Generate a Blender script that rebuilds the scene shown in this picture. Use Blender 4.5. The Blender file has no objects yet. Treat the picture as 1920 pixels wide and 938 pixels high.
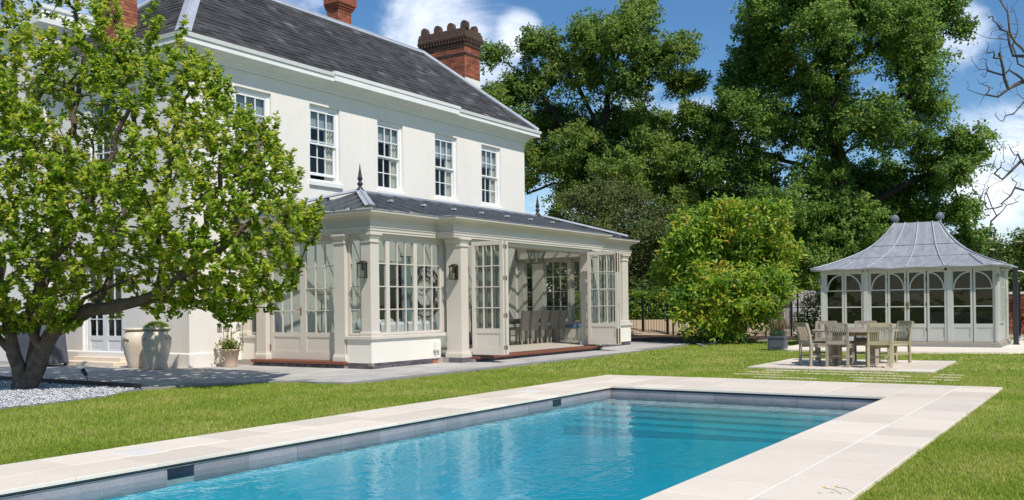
import bpy, math, random
import numpy as np
from mathutils import Vector, Matrix

# world frame: +X runs along the house front, +Y points to the house, metres, lawn level z = 0
S = bpy.context.scene
COL = S.collection
rnd = random.Random(11)
rng = np.random.default_rng(11)
R = math.radians
I4 = Matrix.Identity(4)

# ------------------------------------------------------------------ camera, world, sun, exposure
AZ, ROLL, EYE = R(32.82), -0.01224, 1.3
FWD = Vector((math.cos(AZ), math.sin(AZ), 0))
RGT = Vector((math.sin(AZ), -math.cos(AZ), 0))
cam = bpy.data.cameras.new('camera')
cam.sensor_width = 36
cam.lens = 1781.2 / 1920 * 36
cam.shift_y = 103.7 / 1920
cam.clip_start, cam.clip_end = 0.1, 2000
co = bpy.data.objects.new('camera', cam)
COL.objects.link(co)
cr = math.cos(ROLL) * RGT + Vector((0, 0, math.sin(ROLL)))
cu = -math.sin(ROLL) * RGT + Vector((0, 0, math.cos(ROLL)))
m = Matrix((cr, cu, -FWD)).transposed().to_4x4()
m.translation = (0, 0, EYE)
co.matrix_world = m
S.camera = co
S.view_settings.view_transform = 'Standard'
S.view_settings.look = 'None'
S.view_settings.gamma = 1
S.view_settings.exposure = 0.28
S.cycles.max_bounces = 10
S.cycles.transparent_max_bounces = 24

SUN_EL, SUN_OFF = R(50), R(28.6)          # elevation; light travels 28.6 deg off +Y towards +X
ld = Vector((math.sin(SUN_OFF) * math.cos(SUN_EL), math.cos(SUN_OFF) * math.cos(SUN_EL), -math.sin(SUN_EL)))
sl = bpy.data.lights.new('sun', 'SUN')
sl.energy, sl.angle, sl.color = 3.7, R(0.53), (1.0, 0.93, 0.83)
so = bpy.data.objects.new('sun', sl)
COL.objects.link(so)
so.rotation_euler = ld.to_track_quat('-Z', 'Y').to_euler()
so.location = (0, -10, 30)

wd = bpy.data.worlds.new('World')
S.world = wd
wd.use_nodes = True
N, L = wd.node_tree.nodes, wd.node_tree.links
N.clear()
def nd(t, **k):
    n = N.new(t)
    for a, b in k.items(): setattr(n, a, b)
    return n
def mth(op, a, b=None, c=None, clamp=False):
    n = nd('ShaderNodeMath', operation=op, use_clamp=clamp)
    for i, v in enumerate((a, b, c)):
        if v is None: continue
        if isinstance(v, (int, float)): n.inputs[i].default_value = v
        else: L.new(v, n.inputs[i])
    return n.outputs[0]
sky = nd('ShaderNodeTexSky', sky_type='NISHITA', sun_disc=False, sun_elevation=SUN_EL,
         sun_rotation=math.atan2(-ld.x, -ld.y), altitude=0, air_density=1.0, dust_density=0.15, ozone_density=4.0)
tc = nd('ShaderNodeTexCoord')
mp = nd('ShaderNodeMapping')
mp.inputs['Scale'].default_value = (1, 1, 2.0)
L.new(tc.outputs['Generated'], mp.inputs['Vector'])
n1 = nd('ShaderNodeTexNoise')
n1.inputs['Scale'].default_value = 6.5
n1.inputs['Detail'].default_value = 9
n1.inputs['Roughness'].default_value = 0.62
n1.inputs['Distortion'].default_value = 0.7
L.new(mp.outputs[0], n1.inputs['Vector'])
dens = n1.outputs['Fac']
# cumulus banks: direction, angular radius (deg), weight
for (dx, dy, dz), ra, wt in (((0.93, 0.66, 0.30), 6.5, .26), ((0.88, 0.68, 0.33), 4, .2), ((0.75, 0.8, .3), 7, .12), ((0.83, 0.52, 0.282), 1.7, .2),
                             ((1.09, 0.155, 0.29), 3.0, .27), ((1.11, 0.10, 0.14), 4.6, .33), ((1.10, .14, .04), 7, .12), ((0.98, .36, .17), 4, .12),
                             ((0.85, 0.50, 0.12), 4, .2), ((0.5, 0.85, .3), 9, .16), ((0.90, .42, .1), 9, .1)):
    v = Vector((dx, dy, dz)).normalized()
    vm = nd('ShaderNodeVectorMath', operation='DOT_PRODUCT')
    nv = nd('ShaderNodeVectorMath', operation='NORMALIZE')
    L.new(tc.outputs['Generated'], nv.inputs[0])
    L.new(nv.outputs[0], vm.inputs[0])
    vm.inputs[1].default_value = v
    mr = nd('ShaderNodeMapRange', interpolation_type='SMOOTHSTEP')
    mr.inputs['From Min'].default_value = math.cos(R(ra))
    mr.inputs['From Max'].default_value = 1
    mr.inputs['To Max'].default_value = wt
    L.new(vm.outputs['Value'], mr.inputs['Value'])
    dens = mth('ADD', dens, mr.outputs[0])
cr1 = nd('ShaderNodeMapRange', interpolation_type='SMOOTHSTEP')
cr1.inputs['From Min'].default_value = 0.56
cr1.inputs['From Max'].default_value = 0.95
L.new(dens, cr1.inputs['Value'])
n2 = nd('ShaderNodeTexNoise')
n2.inputs['Scale'].default_value = 9
n2.inputs['Detail'].default_value = 6
L.new(mp.outputs[0], n2.inputs['Vector'])
ccol = nd('ShaderNodeMix', data_type='RGBA')
ccol.inputs[6].default_value = (4.4, 4.9, 5.9, 1)
ccol.inputs[7].default_value = (8.2, 8.4, 8.8, 1)
L.new(n2.outputs['Fac'], ccol.inputs[0])
hs = nd('ShaderNodeHueSaturation')
hs.inputs['Saturation'].default_value = 1.2
hs.inputs['Value'].default_value = 0.64
L.new(sky.outputs[0], hs.inputs['Color'])
mx = nd('ShaderNodeMix', data_type='RGBA')
L.new(mth('MULTIPLY', cr1.outputs[0], 0.9), mx.inputs[0])
L.new(hs.outputs[0], mx.inputs[6])
L.new(ccol.outputs[2], mx.inputs[7])
bg = nd('ShaderNodeBackground')
bg.inputs['Strength'].default_value = 0.15
L.new(mx.outputs[2], bg.inputs['Color'])
wo = nd('ShaderNodeOutputWorld')
L.new(bg.outputs[0], wo.inputs['Surface'])

# ------------------------------------------------------------------ materials
def mat(name, c1, c2=None, rough=.7, scale=4, detail=6, bump=0., bscale=60, metal=0., objvar=0., spec=.4, stretch=(1, 1, 1), fine=0., fscale=90, coat=0., contrast=.25):
    """Principled with world-space mottling between two real-world tones, per-object tone change and fine relief."""
    M = bpy.data.materials.new(name)
    M.use_nodes = True
    n, l = M.node_tree.nodes, M.node_tree.links
    p = n['Principled BSDF']
    c2 = c2 or tuple(x * .86 for x in c1)
    g = n.new('ShaderNodeNewGeometry')
    mpn = n.new('ShaderNodeMapping')
    mpn.inputs['Scale'].default_value = stretch
    l.new(g.outputs['Position'], mpn.inputs['Vector'])
    t = n.new('ShaderNodeTexNoise')
    t.inputs['Scale'].default_value, t.inputs['Detail'].default_value = scale, detail
    l.new(mpn.outputs[0], t.inputs['Vector'])
    r = n.new('ShaderNodeValToRGB')
    r.color_ramp.elements[0].position, r.color_ramp.elements[1].position = .5 - contrast, .5 + contrast
    r.color_ramp.elements[0].color, r.color_ramp.elements[1].color = (*c2, 1), (*c1, 1)
    l.new(t.outputs['Fac'], r.inputs[0])
    out = r.outputs[0]
    def mulby(src, amt, cen):
        nonlocal out
        mr = n.new('ShaderNodeMapRange')
        mr.inputs['To Min'].default_value, mr.inputs['To Max'].default_value = cen - amt, cen + amt
        l.new(src, mr.inputs['Value'])
        mm = n.new('ShaderNodeMix')
        mm.data_type, mm.blend_type = 'RGBA', 'MULTIPLY'
        mm.inputs[0].default_value = 1
        l.new(out, mm.inputs[6]); l.new(mr.outputs[0], mm.inputs[7])
        out = mm.outputs[2]
    if objvar:
        oi = n.new('ShaderNodeObjectInfo')
        mulby(oi.outputs['Random'], objvar, 1)
    if fine:
        f = n.new('ShaderNodeTexNoise')
        f.inputs['Scale'].default_value, f.inputs['Detail'].default_value = fscale, 3
        l.new(mpn.outputs[0], f.inputs['Vector'])
        mulby(f.outputs['Fac'], fine, 1)
    l.new(out, p.inputs['Base Color'])
    p.inputs['Roughness'].default_value, p.inputs['Metallic'].default_value = rough, metal
    p.inputs['Specular IOR Level'].default_value = spec
    p.inputs['Coat Weight'].default_value = coat
    if bump:
        b = n.new('ShaderNodeTexNoise')
        b.inputs['Scale'].default_value, b.inputs['Detail'].default_value = bscale, 5
        l.new(mpn.outputs[0], b.inputs['Vector'])
        bn = n.new('ShaderNodeBump')
        bn.inputs['Strength'].default_value, bn.inputs['Distance'].default_value = bump, .02
        l.new(b.outputs['Fac'], bn.inputs['Height'])
        l.new(bn.outputs[0], p.inputs['Normal'])
    return M

def leafmat(name, stops, transl=.35, rough=.45, objr=False, big=None, spec=.35):
    """foliage: tone varies leaf by leaf; part of the light passes through"""
    M = bpy.data.materials.new(name)
    M.use_nodes = True
    n, l = M.node_tree.nodes, M.node_tree.links
    p = n['Principled BSDF']
    g = n.new('ShaderNodeNewGeometry')
    src = g.outputs['Random Per Island']
    if objr:
        oi = n.new('ShaderNodeObjectInfo')
        a = n.new('ShaderNodeMath'); a.operation = 'ADD'
        l.new(src, a.inputs[0]); l.new(oi.outputs['Random'], a.inputs[1])
        b = n.new('ShaderNodeMath'); b.operation = 'FRACT'
        l.new(a.outputs[0], b.inputs[0]); src = b.outputs[0]
    if big:
        t = n.new('ShaderNodeTexNoise')
        t.inputs['Scale'].default_value, t.inputs['Detail'].default_value = big[0], 4
        l.new(g.outputs['Position'], t.inputs['Vector'])
        a = n.new('ShaderNodeMapRange')
        a.inputs['From Min'].default_value, a.inputs['From Max'].default_value = .3, .7
        a.inputs['To Min'].default_value, a.inputs['To Max'].default_value = -big[1], big[1]
        l.new(t.outputs['Fac'], a.inputs['Value'])
        b = n.new('ShaderNodeMath'); b.operation = 'ADD'; b.use_clamp = True
        l.new(src, b.inputs[0]); l.new(a.outputs[0], b.inputs[1]); src = b.outputs[0]
    r = n.new('ShaderNodeValToRGB')
    els = r.color_ramp.elements
    while len(els) < len(stops): els.new(.5)
    for e, (pos, c) in zip(els, stops): e.position, e.color = pos, (*c, 1)
    l.new(src, r.inputs[0])
    l.new(r.outputs[0], p.inputs['Base Color'])
    p.inputs['Roughness'].default_value = rough
    p.inputs['Specular IOR Level'].default_value = spec
    tr = n.new('ShaderNodeBsdfTranslucent')
    tv = n.new('ShaderNodeHueSaturation')          # light that comes through a leaf is yellower and stronger than what it reflects
    tv.inputs['Hue'].default_value, tv.inputs['Value'].default_value = .49, 1.7 if transl else 1
    l.new(r.outputs[0], tv.inputs['Color'])
    l.new(tv.outputs[0], tr.inputs['Color'])
    ms = n.new('ShaderNodeMixShader')
    ms.inputs[0].default_value = transl
    l.new(p.outputs[0], ms.inputs[1]); l.new(tr.outputs[0], ms.inputs[2])
    l.new(ms.outputs[0], n['Material Output'].inputs['Surface'])
    return M

def schlick(n, l, f0, normal=None):
    """two-sided reflectance from the angle of incidence"""
    g = n.new('ShaderNodeNewGeometry')
    d = n.new('ShaderNodeVectorMath'); d.operation = 'DOT_PRODUCT'
    l.new(g.outputs['Incoming'], d.inputs[0]); l.new(normal or g.outputs['Normal'], d.inputs[1])
    def m_(op, a, b=None):
        q = n.new('ShaderNodeMath'); q.operation = op
        for i, v in enumerate((a, b)):
            if v is None: continue
            if isinstance(v, (int, float)): q.inputs[i].default_value = v
            else: l.new(v, q.inputs[i])
        return q.outputs[0]
    c = m_('POWER', m_('MAXIMUM', m_('SUBTRACT', 1, m_('ABSOLUTE', d.outputs['Value'])), 0), 5)
    return m_('ADD', m_('MULTIPLY', c, 1 - f0), f0)

def glassmat(name, tint=(.86, .9, .88), ior=1.5, rough=.01, wav=0.):
    M = bpy.data.materials.new(name)
    M.use_nodes = True
    n, l = M.node_tree.nodes, M.node_tree.links
    n.remove(n['Principled BSDF'])
    t = n.new('ShaderNodeBsdfTransparent'); t.inputs[0].default_value = (*tint, 1)
    g = n.new('ShaderNodeBsdfGlossy'); g.inputs['Roughness'].default_value = rough
    a = schlick(n, l, ((ior - 1) / (ior + 1)) ** 2 * 1.7)
    if wav:
        b = n.new('ShaderNodeTexNoise'); b.inputs['Scale'].default_value = 2.5
        geo = n.new('ShaderNodeNewGeometry'); l.new(geo.outputs['Position'], b.inputs['Vector'])
        bn = n.new('ShaderNodeBump'); bn.inputs['Strength'].default_value = wav; bn.inputs['Distance'].default_value = .02
        l.new(b.outputs['Fac'], bn.inputs['Height']); l.new(bn.outputs[0], g.inputs['Normal'])
    ms = n.new('ShaderNodeMixShader')
    l.new(a, ms.inputs[0]); l.new(t.outputs[0], ms.inputs[1]); l.new(g.outputs[0], ms.inputs[2])
    l.new(ms.outputs[0], n['Material Output'].inputs['Surface'])
    return M

MT = dict(
    render=mat('white_render', (.83, .80, .755), (.77, .735, .69), .85, 1.1, bump=.18, bscale=26, fine=.05, fscale=9, stretch=(1, 1, .3), contrast=.3),
    render2=mat('cream_render', (.80, .775, .70), (.76, .73, .66), .85, 1.1, bump=.1, bscale=40, fine=.03, fscale=20),
    cornice=mat('white_cornice_paint', (.82, .83, .82), (.74, .75, .75), .6, 2.2, fine=.04, fscale=25),
    white=mat('white_gloss_paint', (.82, .83, .84), (.78, .79, .80), .35, 3),
    taupe=mat('warm_grey_paint', (.635, .59, .525), (.60, .555, .49), .45, 1.6, fine=.025, fscale=40),
    sage=mat('pale_sage_paint', (.475, .49, .445), (.435, .45, .41), .45, 1.8, fine=.03, fscale=40),
    lead=mat('lead_sheet', (.34, .37, .43), (.22, .24, .29), .55, 3, metal=.25, bump=.15, bscale=18, fine=.1, fscale=12),
    leaddk=mat('dark_lead_bar', (.17, .18, .205), (.11, .118, .14), .55, 5, metal=.2, bump=.1, bscale=20),
    leadlt=mat('pale_lead', (.50, .53, .60), (.38, .41, .48), .5, 4, metal=.15, bump=.1, bscale=16, fine=.1, fscale=20),
    slatepale=mat('pale_streaked_slate', (.135, .135, .148), (.08, .08, .09), .6, 2, bump=.2, objvar=.4, fine=.3, fscale=9),
    slate=mat('slate', (.066, .064, .066), (.044, .043, .047), .72, 1.3, bump=.2, bscale=30, objvar=.32, fine=.3, fscale=9, spec=.25, contrast=.15),
    brick=mat('red_brick', (.36, .115, .06), (.22, .065, .045), .9, 7, bump=.4, bscale=60, objvar=.38, fine=.2, fscale=40),
    brickdk=mat('weathered_brick', (.13, .075, .055), (.06, .045, .04), .95, 8, bump=.5, bscale=40, objvar=.3, fine=.3, fscale=30),
    mortar=mat('lime_mortar', (.50, .44, .37), (.36, .31, .26), .95, 10, bump=.3),
    bluebrick=mat('dark_blue_brick', (.12, .112, .13), (.07, .066, .08), .6, 9, bump=.2, objvar=.35),
    stone=mat('pale_sandstone', (.785, .705, .595), (.72, .64, .535), .75, 1.6, bump=.06, bscale=25, objvar=.10, fine=.07, fscale=18, contrast=.3),
    stonew=mat('warm_sandstone', (.755, .65, .525), (.67, .575, .465), .75, 1.6, bump=.06, bscale=25, objvar=.05, fine=.06, fscale=18),
    terrace=mat('grey_limestone', (.50, .48, .455), (.40, .385, .37), .8, 2.2, bump=.1, bscale=25, objvar=.12, fine=.12, fscale=24),
    tjoint=mat('terrace_joint', (.30, .29, .28), (.22, .215, .21), .95, 6),
    cjoint=mat('coping_joint', (.56, .53, .47), (.46, .43, .38), .95, 6),
    soil=mat('bark_mulch', (.09, .05, .033), (.035, .022, .016), .95, 12, bump=.9, bscale=25, fine=.4, fscale=30),
    lawnsoil=mat('lawn_base', (.24, .29, .065), (.18, .22, .05), .95, 2, bump=.5, bscale=60, fine=.3, fscale=40),
    gravel=mat('tan_gravel', (.50, .38, .25), (.36, .27, .18), .95, 8, bump=.6, bscale=70, fine=.25, fscale=70),
    gravelbase=mat('chip_bed', (.34, .35, .38), (.12, .125, .14), .9, 25, bump=.6, bscale=60),
    chip=leafmat('white_stone_chip', ((0, (.20, .21, .23)), (.3, (.55, .56, .59)), (1, (.83, .83, .84))), 0.0, .7),
    tile=mat('grey_pool_tile', (.31, .295, .31), (.24, .225, .24), .35, 5, objvar=.14, fine=.25, fscale=60),
    track=mat('dark_track_and_shade', (.02, .035, .055), (.015, .02, .03), .35, 4),
    liner=mat('pale_pool_plaster', (.46, .47, .53), (.41, .42, .48), .8, 1.2, fine=.06, fscale=6),
    teak=mat('weathered_teak', (.44, .38, .30), (.30, .255, .20), .8, 3, bump=.25, bscale=30, stretch=(3, 3, 30), objvar=.12, fine=.18, fscale=12),
    teaky=mat('mossy_teak', (.42, .38, .24), (.30, .27, .16), .8, 3, bump=.25, bscale=30, objvar=.12, fine=.18, fscale=20),
    hardwood=mat('red_hardwood', (.24, .085, .045), (.16, .055, .03), .5, 5, stretch=(1, 12, 12), fine=.2, fscale=20),
    iron=mat('black_iron', (.012, .012, .014), (.02, .02, .022), .5, 5, metal=.3),
    brass=mat('aged_brass', (.42, .27, .09), (.25, .15, .05), .35, 20, metal=.9),
    bronze=mat('dark_bronze', (.10, .075, .055), (.05, .04, .03), .4, 12, metal=.7),
    clay=mat('pale_glazed_clay', (.71, .63, .53), (.59, .51, .42), .5, 3, bump=.08, bscale=20, fine=.14, fscale=14, contrast=.2),
    terra=mat('bleached_terracotta', (.58, .45, .35), (.48, .36, .28), .85, 5, bump=.15, bscale=30, fine=.12, fscale=22),
    fibre=mat('grey_planter', (.10, .11, .14), (.075, .08, .105), .6, 4, fine=.1),
    bark=mat('grey_brown_bark', (.19, .145, .11), (.075, .058, .045), .95, 9, bump=.8, bscale=22, fine=.35, fscale=30),
    barkd=mat('dark_oak_bark', (.040, .033, .027), (.02, .017, .015), .95, 6, bump=.8, bscale=12),
    barkp=mat('bleached_dead_wood', (.15, .13, .12), (.05, .045, .04), .9, 2.5, bump=.3),
    dark2=mat('unlit_interior', (.05, .062, .055), (.035, .045, .04), .95, 2),  # near-black paint carries the shade of unlit interiors
    linermid=mat('depth_tint_plaster', (.24, .52, .60), (.21, .46, .55), .8, 1.2, fine=.06, fscale=6),
    turq=mat('turquoise_pool_plaster', (.07, .56, .66), (.06, .50, .61), .8, .8, fine=.05, fscale=4),
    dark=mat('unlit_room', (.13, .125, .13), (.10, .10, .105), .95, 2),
    bmort=mat('pale_brick_joint', (.42, .38, .33), (.32, .29, .26), .95, 8),
    cloth=mat('cream_curtain', (.62, .58, .52), (.52, .49, .44), .9, 6, fine=.1),
    blind=mat('grey_blind', (.40, .44, .47), (.36, .40, .43), .9, 6),
    teal=mat('duck_egg_curtain', (.30, .40, .43), (.22, .31, .34), .9, 5, fine=.12),
    sofa=mat('white_linen', (.72, .73, .74), (.62, .64, .66), .95, 8, bump=.15),
    bluecush=mat('blue_cushion', (.16, .27, .40), (.10, .18, .29), .9, 8),
    chairfab=mat('taupe_chair_fabric', (.37, .315, .265), (.30, .255, .21), .8, 8, fine=.1),
    wicker=mat('brown_wicker', (.26, .17, .09), (.13, .08, .04), .8, 30, bump=.5, bscale=80),
    floor=mat('limestone_floor', (.60, .54, .45), (.52, .47, .39), .5, 2, fine=.06),
    cover=mat('slate_blue_cover', (.10, .105, .135), (.07, .075, .10), .6, 3, bump=.3, bscale=6),
    bpost=mat('charcoal_post', (.035, .037, .045), (.025, .026, .032), .5, 4),
    plast=mat('white_plastic', (.80, .775, .73), (.74, .715, .67), .7, 3),
    darkpl=mat('black_plastic', (.012, .013, .02), (.02, .02, .03), .35, 3),
    baremetal=mat('weathered_steel', (.33, .31, .28), (.2, .19, .17), .5, 9, metal=.6),
    candle=mat('wax_candle', (.8, .74, .6), None, .6, 5),
    planks=mat('weathered_boards', (.33, .27, .22), (.20, .155, .12), .9, 3, stretch=(6, 6, 1), bump=.3, objvar=.25, fine=.2, fscale=12),
    whitewood=mat('flaking_white_boards', (.62, .58, .56), (.42, .37, .34), .9, 6, bump=.3, objvar=.15, fine=.15, fscale=16),
    glass=glassmat('window_glass', (.80, .85, .84), 1.5, .012, .25),
    cglass=glassmat('clear_glass', (.80, .845, .83), 1.52, .01, .15),
    rglass=glassmat('tinted_roof_glass', (.46, .51, .49), 1.75, .03, .3),
)
MAGL = ((0, (.06, .13, .012)), (.25, (.15, .27, .02)), (.55, (.30, .42, .03)), (.85, (.46, .52, .055)), (1, (.54, .47, .09)))
MT.update(
    magleaf=leafmat('magnolia_leaf', MAGL, .48, .34, big=(.9, .2)),
    magleaf1=leafmat('magnolia_leaf_single', MAGL, .48, .34, objr=True),
    oakleaf=leafmat('oak_leaf', ((0, (.035, .08, .016)), (.5, (.115, .23, .04)), (.85, (.22, .35, .065)), (1, (.33, .39, .09))), .54, .45, big=(.45, .2)),
    oakleafw=leafmat('lighter_oak_leaf', ((0, (.045, .085, .016)), (.5, (.14, .245, .045)), (.85, (.25, .35, .07)), (1, (.37, .40, .10))), .54, .45, big=(.45, .2)),
    yewleaf=leafmat('yew_needles', ((0, (.036, .065, .015)), (.6, (.095, .135, .03)), (1, (.19, .19, .05))), .2, .5, big=(1.2, .2)),
    laurel=leafmat('laurel_leaf', ((0, (.07, .17, .02)), (.42, (.17, .31, .028)), (.76, (.33, .44, .038)), (.97, (.5, .49, .055)), (1, (.46, .36, .06))), .4, .33, big=(.7, .35)),
    hedge=leafmat('hedge_leaf', ((0, (.06, .13, .012)), (.6, (.13, .25, .02)), (1, (.24, .33, .03))), .35, .4, big=(1, .2)),
    shrubl=leafmat('shrub_leaf', ((0, (.05, .09, .015)), (.6, (.13, .19, .025)), (1, (.30, .33, .06))), .35, .4),
    elder=leafmat('elder_leaf', ((0, (.04, .08, .012)), (.6, (.10, .17, .025)), (1, (.19, .25, .04))), .35, .45, big=(.8, .2)),
    farleaf=leafmat('distant_leaf', ((0, (.04, .075, .018)), (.6, (.08, .13, .03)), (1, (.14, .18, .045))), .25, .5, big=(.2, .2)),
    redleaf=leafmat('red_leaf', ((0, (.16, .03, .015)), (.6, (.32, .07, .03)), (1, (.35, .22, .06))), .3, .45),
    box=leafmat('clipped_box_leaf', ((0, (.06, .12, .015)), (.6, (.13, .24, .025)), (1, (.25, .36, .05))), .3, .45),
    olive=leafmat('olive_leaf', ((0, (.10, .13, .09)), (.6, (.20, .24, .17)), (1, (.32, .35, .26))), .25, .5),
    lav=leafmat('lavender_leaf', ((0, (.07, .15, .07)), (.6, (.14, .25, .12)), (1, (.25, .33, .2))), .25, .5),
    blade=leafmat('grass_blade', ((0, (.19, .28, .035)), (.45, (.30, .395, .05)), (.8, (.41, .47, .085)), (.95, (.52, .49, .16)), (1, (.6, .5, .24))), .5, .45, big=(.8, .3), spec=.25),
    flower=leafmat('cream_umbel', ((0, (.75, .72, .5)), (1, (.85, .83, .62))), .3, .6),
    yellow=leafmat('yellow_petal', ((0, (.75, .5, .03)), (1, (.85, .62, .05))), .3, .6),
    dry=leafmat('dry_stem', ((0, (.16, .12, .07)), (1, (.34, .28, .17))), .2, .7),
)

# ------------------------------------------------------------------ builders
WM = {}
def link(o, parent=None):
    COL.objects.link(o)
    if parent is not None:
        o.parent = parent
        o.matrix_parent_inverse = WM.get(parent.name, I4).inverted()
    return o
def tag(o, label=None, cat=None, group=None, kind=None):
    for k, v in (('label', label), ('category', cat), ('group', group), ('kind', kind)):
        if v: o[k] = v
    return o
def thing(name, label, cat, loc=(0, 0, 0), group=None):
    o = bpy.data.objects.new(name, None)
    o.empty_display_size = .2
    o.location = loc
    link(o)
    WM[o.name] = Matrix.Translation(loc)
    return tag(o, label, cat, group)
def copy_tree(o, parent=None):
    c = o.copy()
    COL.objects.link(c)
    if parent is not None:
        c.parent = parent
    for ch in list(o.children): copy_tree(ch, c)
    return c

class MB:
    def __init__(s): s.v, s.f = [], []
    def add(s, vs, fs, M=None):
        b = len(s.v)
        s.v += [tuple(M @ Vector(p)) for p in vs] if M is not None else [tuple(p) for p in vs]
        s.f += [tuple(i + b for i in f) for f in fs]
        return s
    def box(s, a, b, M=None):
        (x0, y0, z0), (x1, y1, z1) = a, b
        return s.add([(x0, y0, z0), (x1, y0, z0), (x1, y1, z0), (x0, y1, z0), (x0, y0, z1), (x1, y0, z1), (x1, y1, z1), (x0, y1, z1)],
                     [(0, 3, 2, 1), (4, 5, 6, 7), (0, 1, 5, 4), (1, 2, 6, 5), (2, 3, 7, 6), (3, 0, 4, 7)], M)
    def bbox(s, a, b, c=.01, M=None):
        """box with a chamfer round its top and front edges"""
        (x0, y0, z0), (x1, y1, z1) = a, b
        vs = []
        for z, i in ((z0, 0), (z1 - c, 0), (z1, c)):
            vs += [(x0 + i, y0 + i, z), (x1 - i, y0 + i, z), (x1 - i, y1 - i, z), (x0 + i, y1 - i, z)]
        fs = [(0, 3, 2, 1), (8, 9, 10, 11)]
        for k in (0, 4):
            fs += [(k + i, k + (i + 1) % 4, k + 4 + (i + 1) % 4, k + 4 + i) for i in range(4)]
        return s.add(vs, fs, M)
    def bar(s, p, q, w, h=None, M=None):
        """square bar from p to q"""
        p, q = Vector(p), Vector(q)
        h = h or w
        d = (q - p).normalized()
        a = d.cross(Vector((0, 0, 1)))
        a = a.normalized() if a.length > .05 else Vector((1, 0, 0))
        b = a.cross(d).normalized()
        vs = []
        for c in (p, q): vs += [c - a * w / 2 - b * h / 2, c + a * w / 2 - b * h / 2, c + a * w / 2 + b * h / 2, c - a * w / 2 + b * h / 2]
        return s.add(vs, [(0, 1, 2, 3), (7, 6, 5, 4), (0, 4, 5, 1), (1, 5, 6, 2), (2, 6, 7, 3), (3, 7, 4, 0)], M)
    def tube(s, pts, rad, n=6, M=None, caps=True):
        pts = [Vector(p) for p in pts]
        if isinstance(rad, (int, float)): rad = [rad] * len(pts)
        vs, fs, pa = [], [], None
        for i, p in enumerate(pts):
            d = (pts[min(i + 1, len(pts) - 1)] - pts[max(i - 1, 0)])
            d = d.normalized() if d.length > 1e-6 else Vector((0, 0, 1))
            if pa is None:
                pa = d.orthogonal().normalized()
            pa = (pa - d * pa.dot(d))
            pa = pa.normalized() if pa.length > 1e-5 else d.orthogonal().normalized()
            pb = d.cross(pa)
            for k in range(n):
                t = 2 * math.pi * k / n
                vs.append(p + (pa * math.cos(t) + pb * math.sin(t)) * rad[i])
        for i in range(len(pts) - 1):
            for k in range(n):
                a, b = i * n + k, i * n + (k + 1) % n
                fs.append((a, b, b + n, a + n))
        if caps:
            fs.append(tuple(reversed(range(n)))); fs.append(tuple(range(len(vs) - n, len(vs))))
        return s.add(vs, fs, M)
    def lathe(s, prof, c=(0, 0, 0), n=20, M=None):
        vs, fs = [], []
        for r, z in prof:
            for k in range(n):
                t = 2 * math.pi * k / n
                vs.append((c[0] + r * math.cos(t), c[1] + r * math.sin(t), c[2] + z))
        for i in range(len(prof) - 1):
            for k in range(n):
                a, b = i * n + k, i * n + (k + 1) % n
                fs.append((a, b, b + n, a + n))
        fs.append(tuple(reversed(range(n)))); fs.append(tuple(range(len(vs) - n, len(vs))))
        return s.add(vs, fs, M)
    def sweep(s, path, prof, z0=0):
        """mitred moulding; outward is the right-hand side of the path"""
        P = [Vector((p[0], p[1])) for p in path]
        nm = []
        for i in range(len(P) - 1):
            d = (P[i + 1] - P[i]).normalized()
            nm.append(Vector((d.y, -d.x)))
        mi = []
        for i in range(len(P)):
            a, b = nm[max(i - 1, 0)], nm[min(i, len(nm) - 1)]
            mi.append((a + b) / (1 + a.dot(b)) if 0 < i < len(P) - 1 else (nm[0] if i == 0 else nm[-1]))
        k = len(prof)
        for i in range(len(P) - 1):
            vs = []
            for j in (i, i + 1):
                vs += [(P[j].x + mi[j].x * o, P[j].y + mi[j].y * o, z0 + z) for o, z in prof]
            s.add(vs, [(a, a + k, a + k + 1, a + 1) for a in range(k - 1)])
            for e in ((0,) if i == 0 else ()) + ((1,) if i == len(P) - 2 else ()):
                b = len(s.v) - 2 * k + e * k
                s.f.append(tuple(range(b, b + k)) if e else tuple(reversed(range(b, b + k))))
        return s
    def prism(s, poly, z0, z1, M=None):
        n = len(poly)
        vs = [(p[0], p[1], z0) for p in poly] + [(p[0], p[1], z1) for p in poly]
        fs = [tuple(range(n, 2 * n)), tuple(reversed(range(n)))] + [(i, (i + 1) % n, (i + 1) % n + n, i + n) for i in range(n)]
        return s.add(vs, fs, M)
    def mesh(s, name, mt, smooth=False):
        me = bpy.data.meshes.new(name)
        me.from_pydata(s.v, [], s.f)
        me.materials.append(MT[mt] if isinstance(mt, str) else mt)
        if smooth: me.polygons.foreach_set('use_smooth', [True] * len(me.polygons))
        me.update()
        return me
    def build(s, name, mt, parent=None, smooth=False, kind=None, label=None):
        o = bpy.data.objects.new(name, s.mesh(name, mt, smooth))
        link(o, parent)
        return tag(o, label, None, None, kind)

def inst(name, me, M, parent):
    """one more object of a shared mesh"""
    o = bpy.data.objects.new(name, me)
    link(o, parent)
    o.matrix_basis = M
    return o
def Mx(origin, xdir, up=(0, 0, 1)):
    """local x along xdir, local z up, local y = up cross x"""
    x = Vector(xdir).normalized(); z = Vector(up).normalized(); y = z.cross(x)
    m = Matrix((x, y, z)).transposed().to_4x4()
    m.translation = Vector(origin)
    return m
def structure(o): return tag(o, kind='structure')
def campoint(p): return (Vector(p) - Vector((0, 0, EYE))).length
def split300(items, key, limit=300):
    it = sorted(items, key=key)
    return it[:limit], it[limit:]
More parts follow.
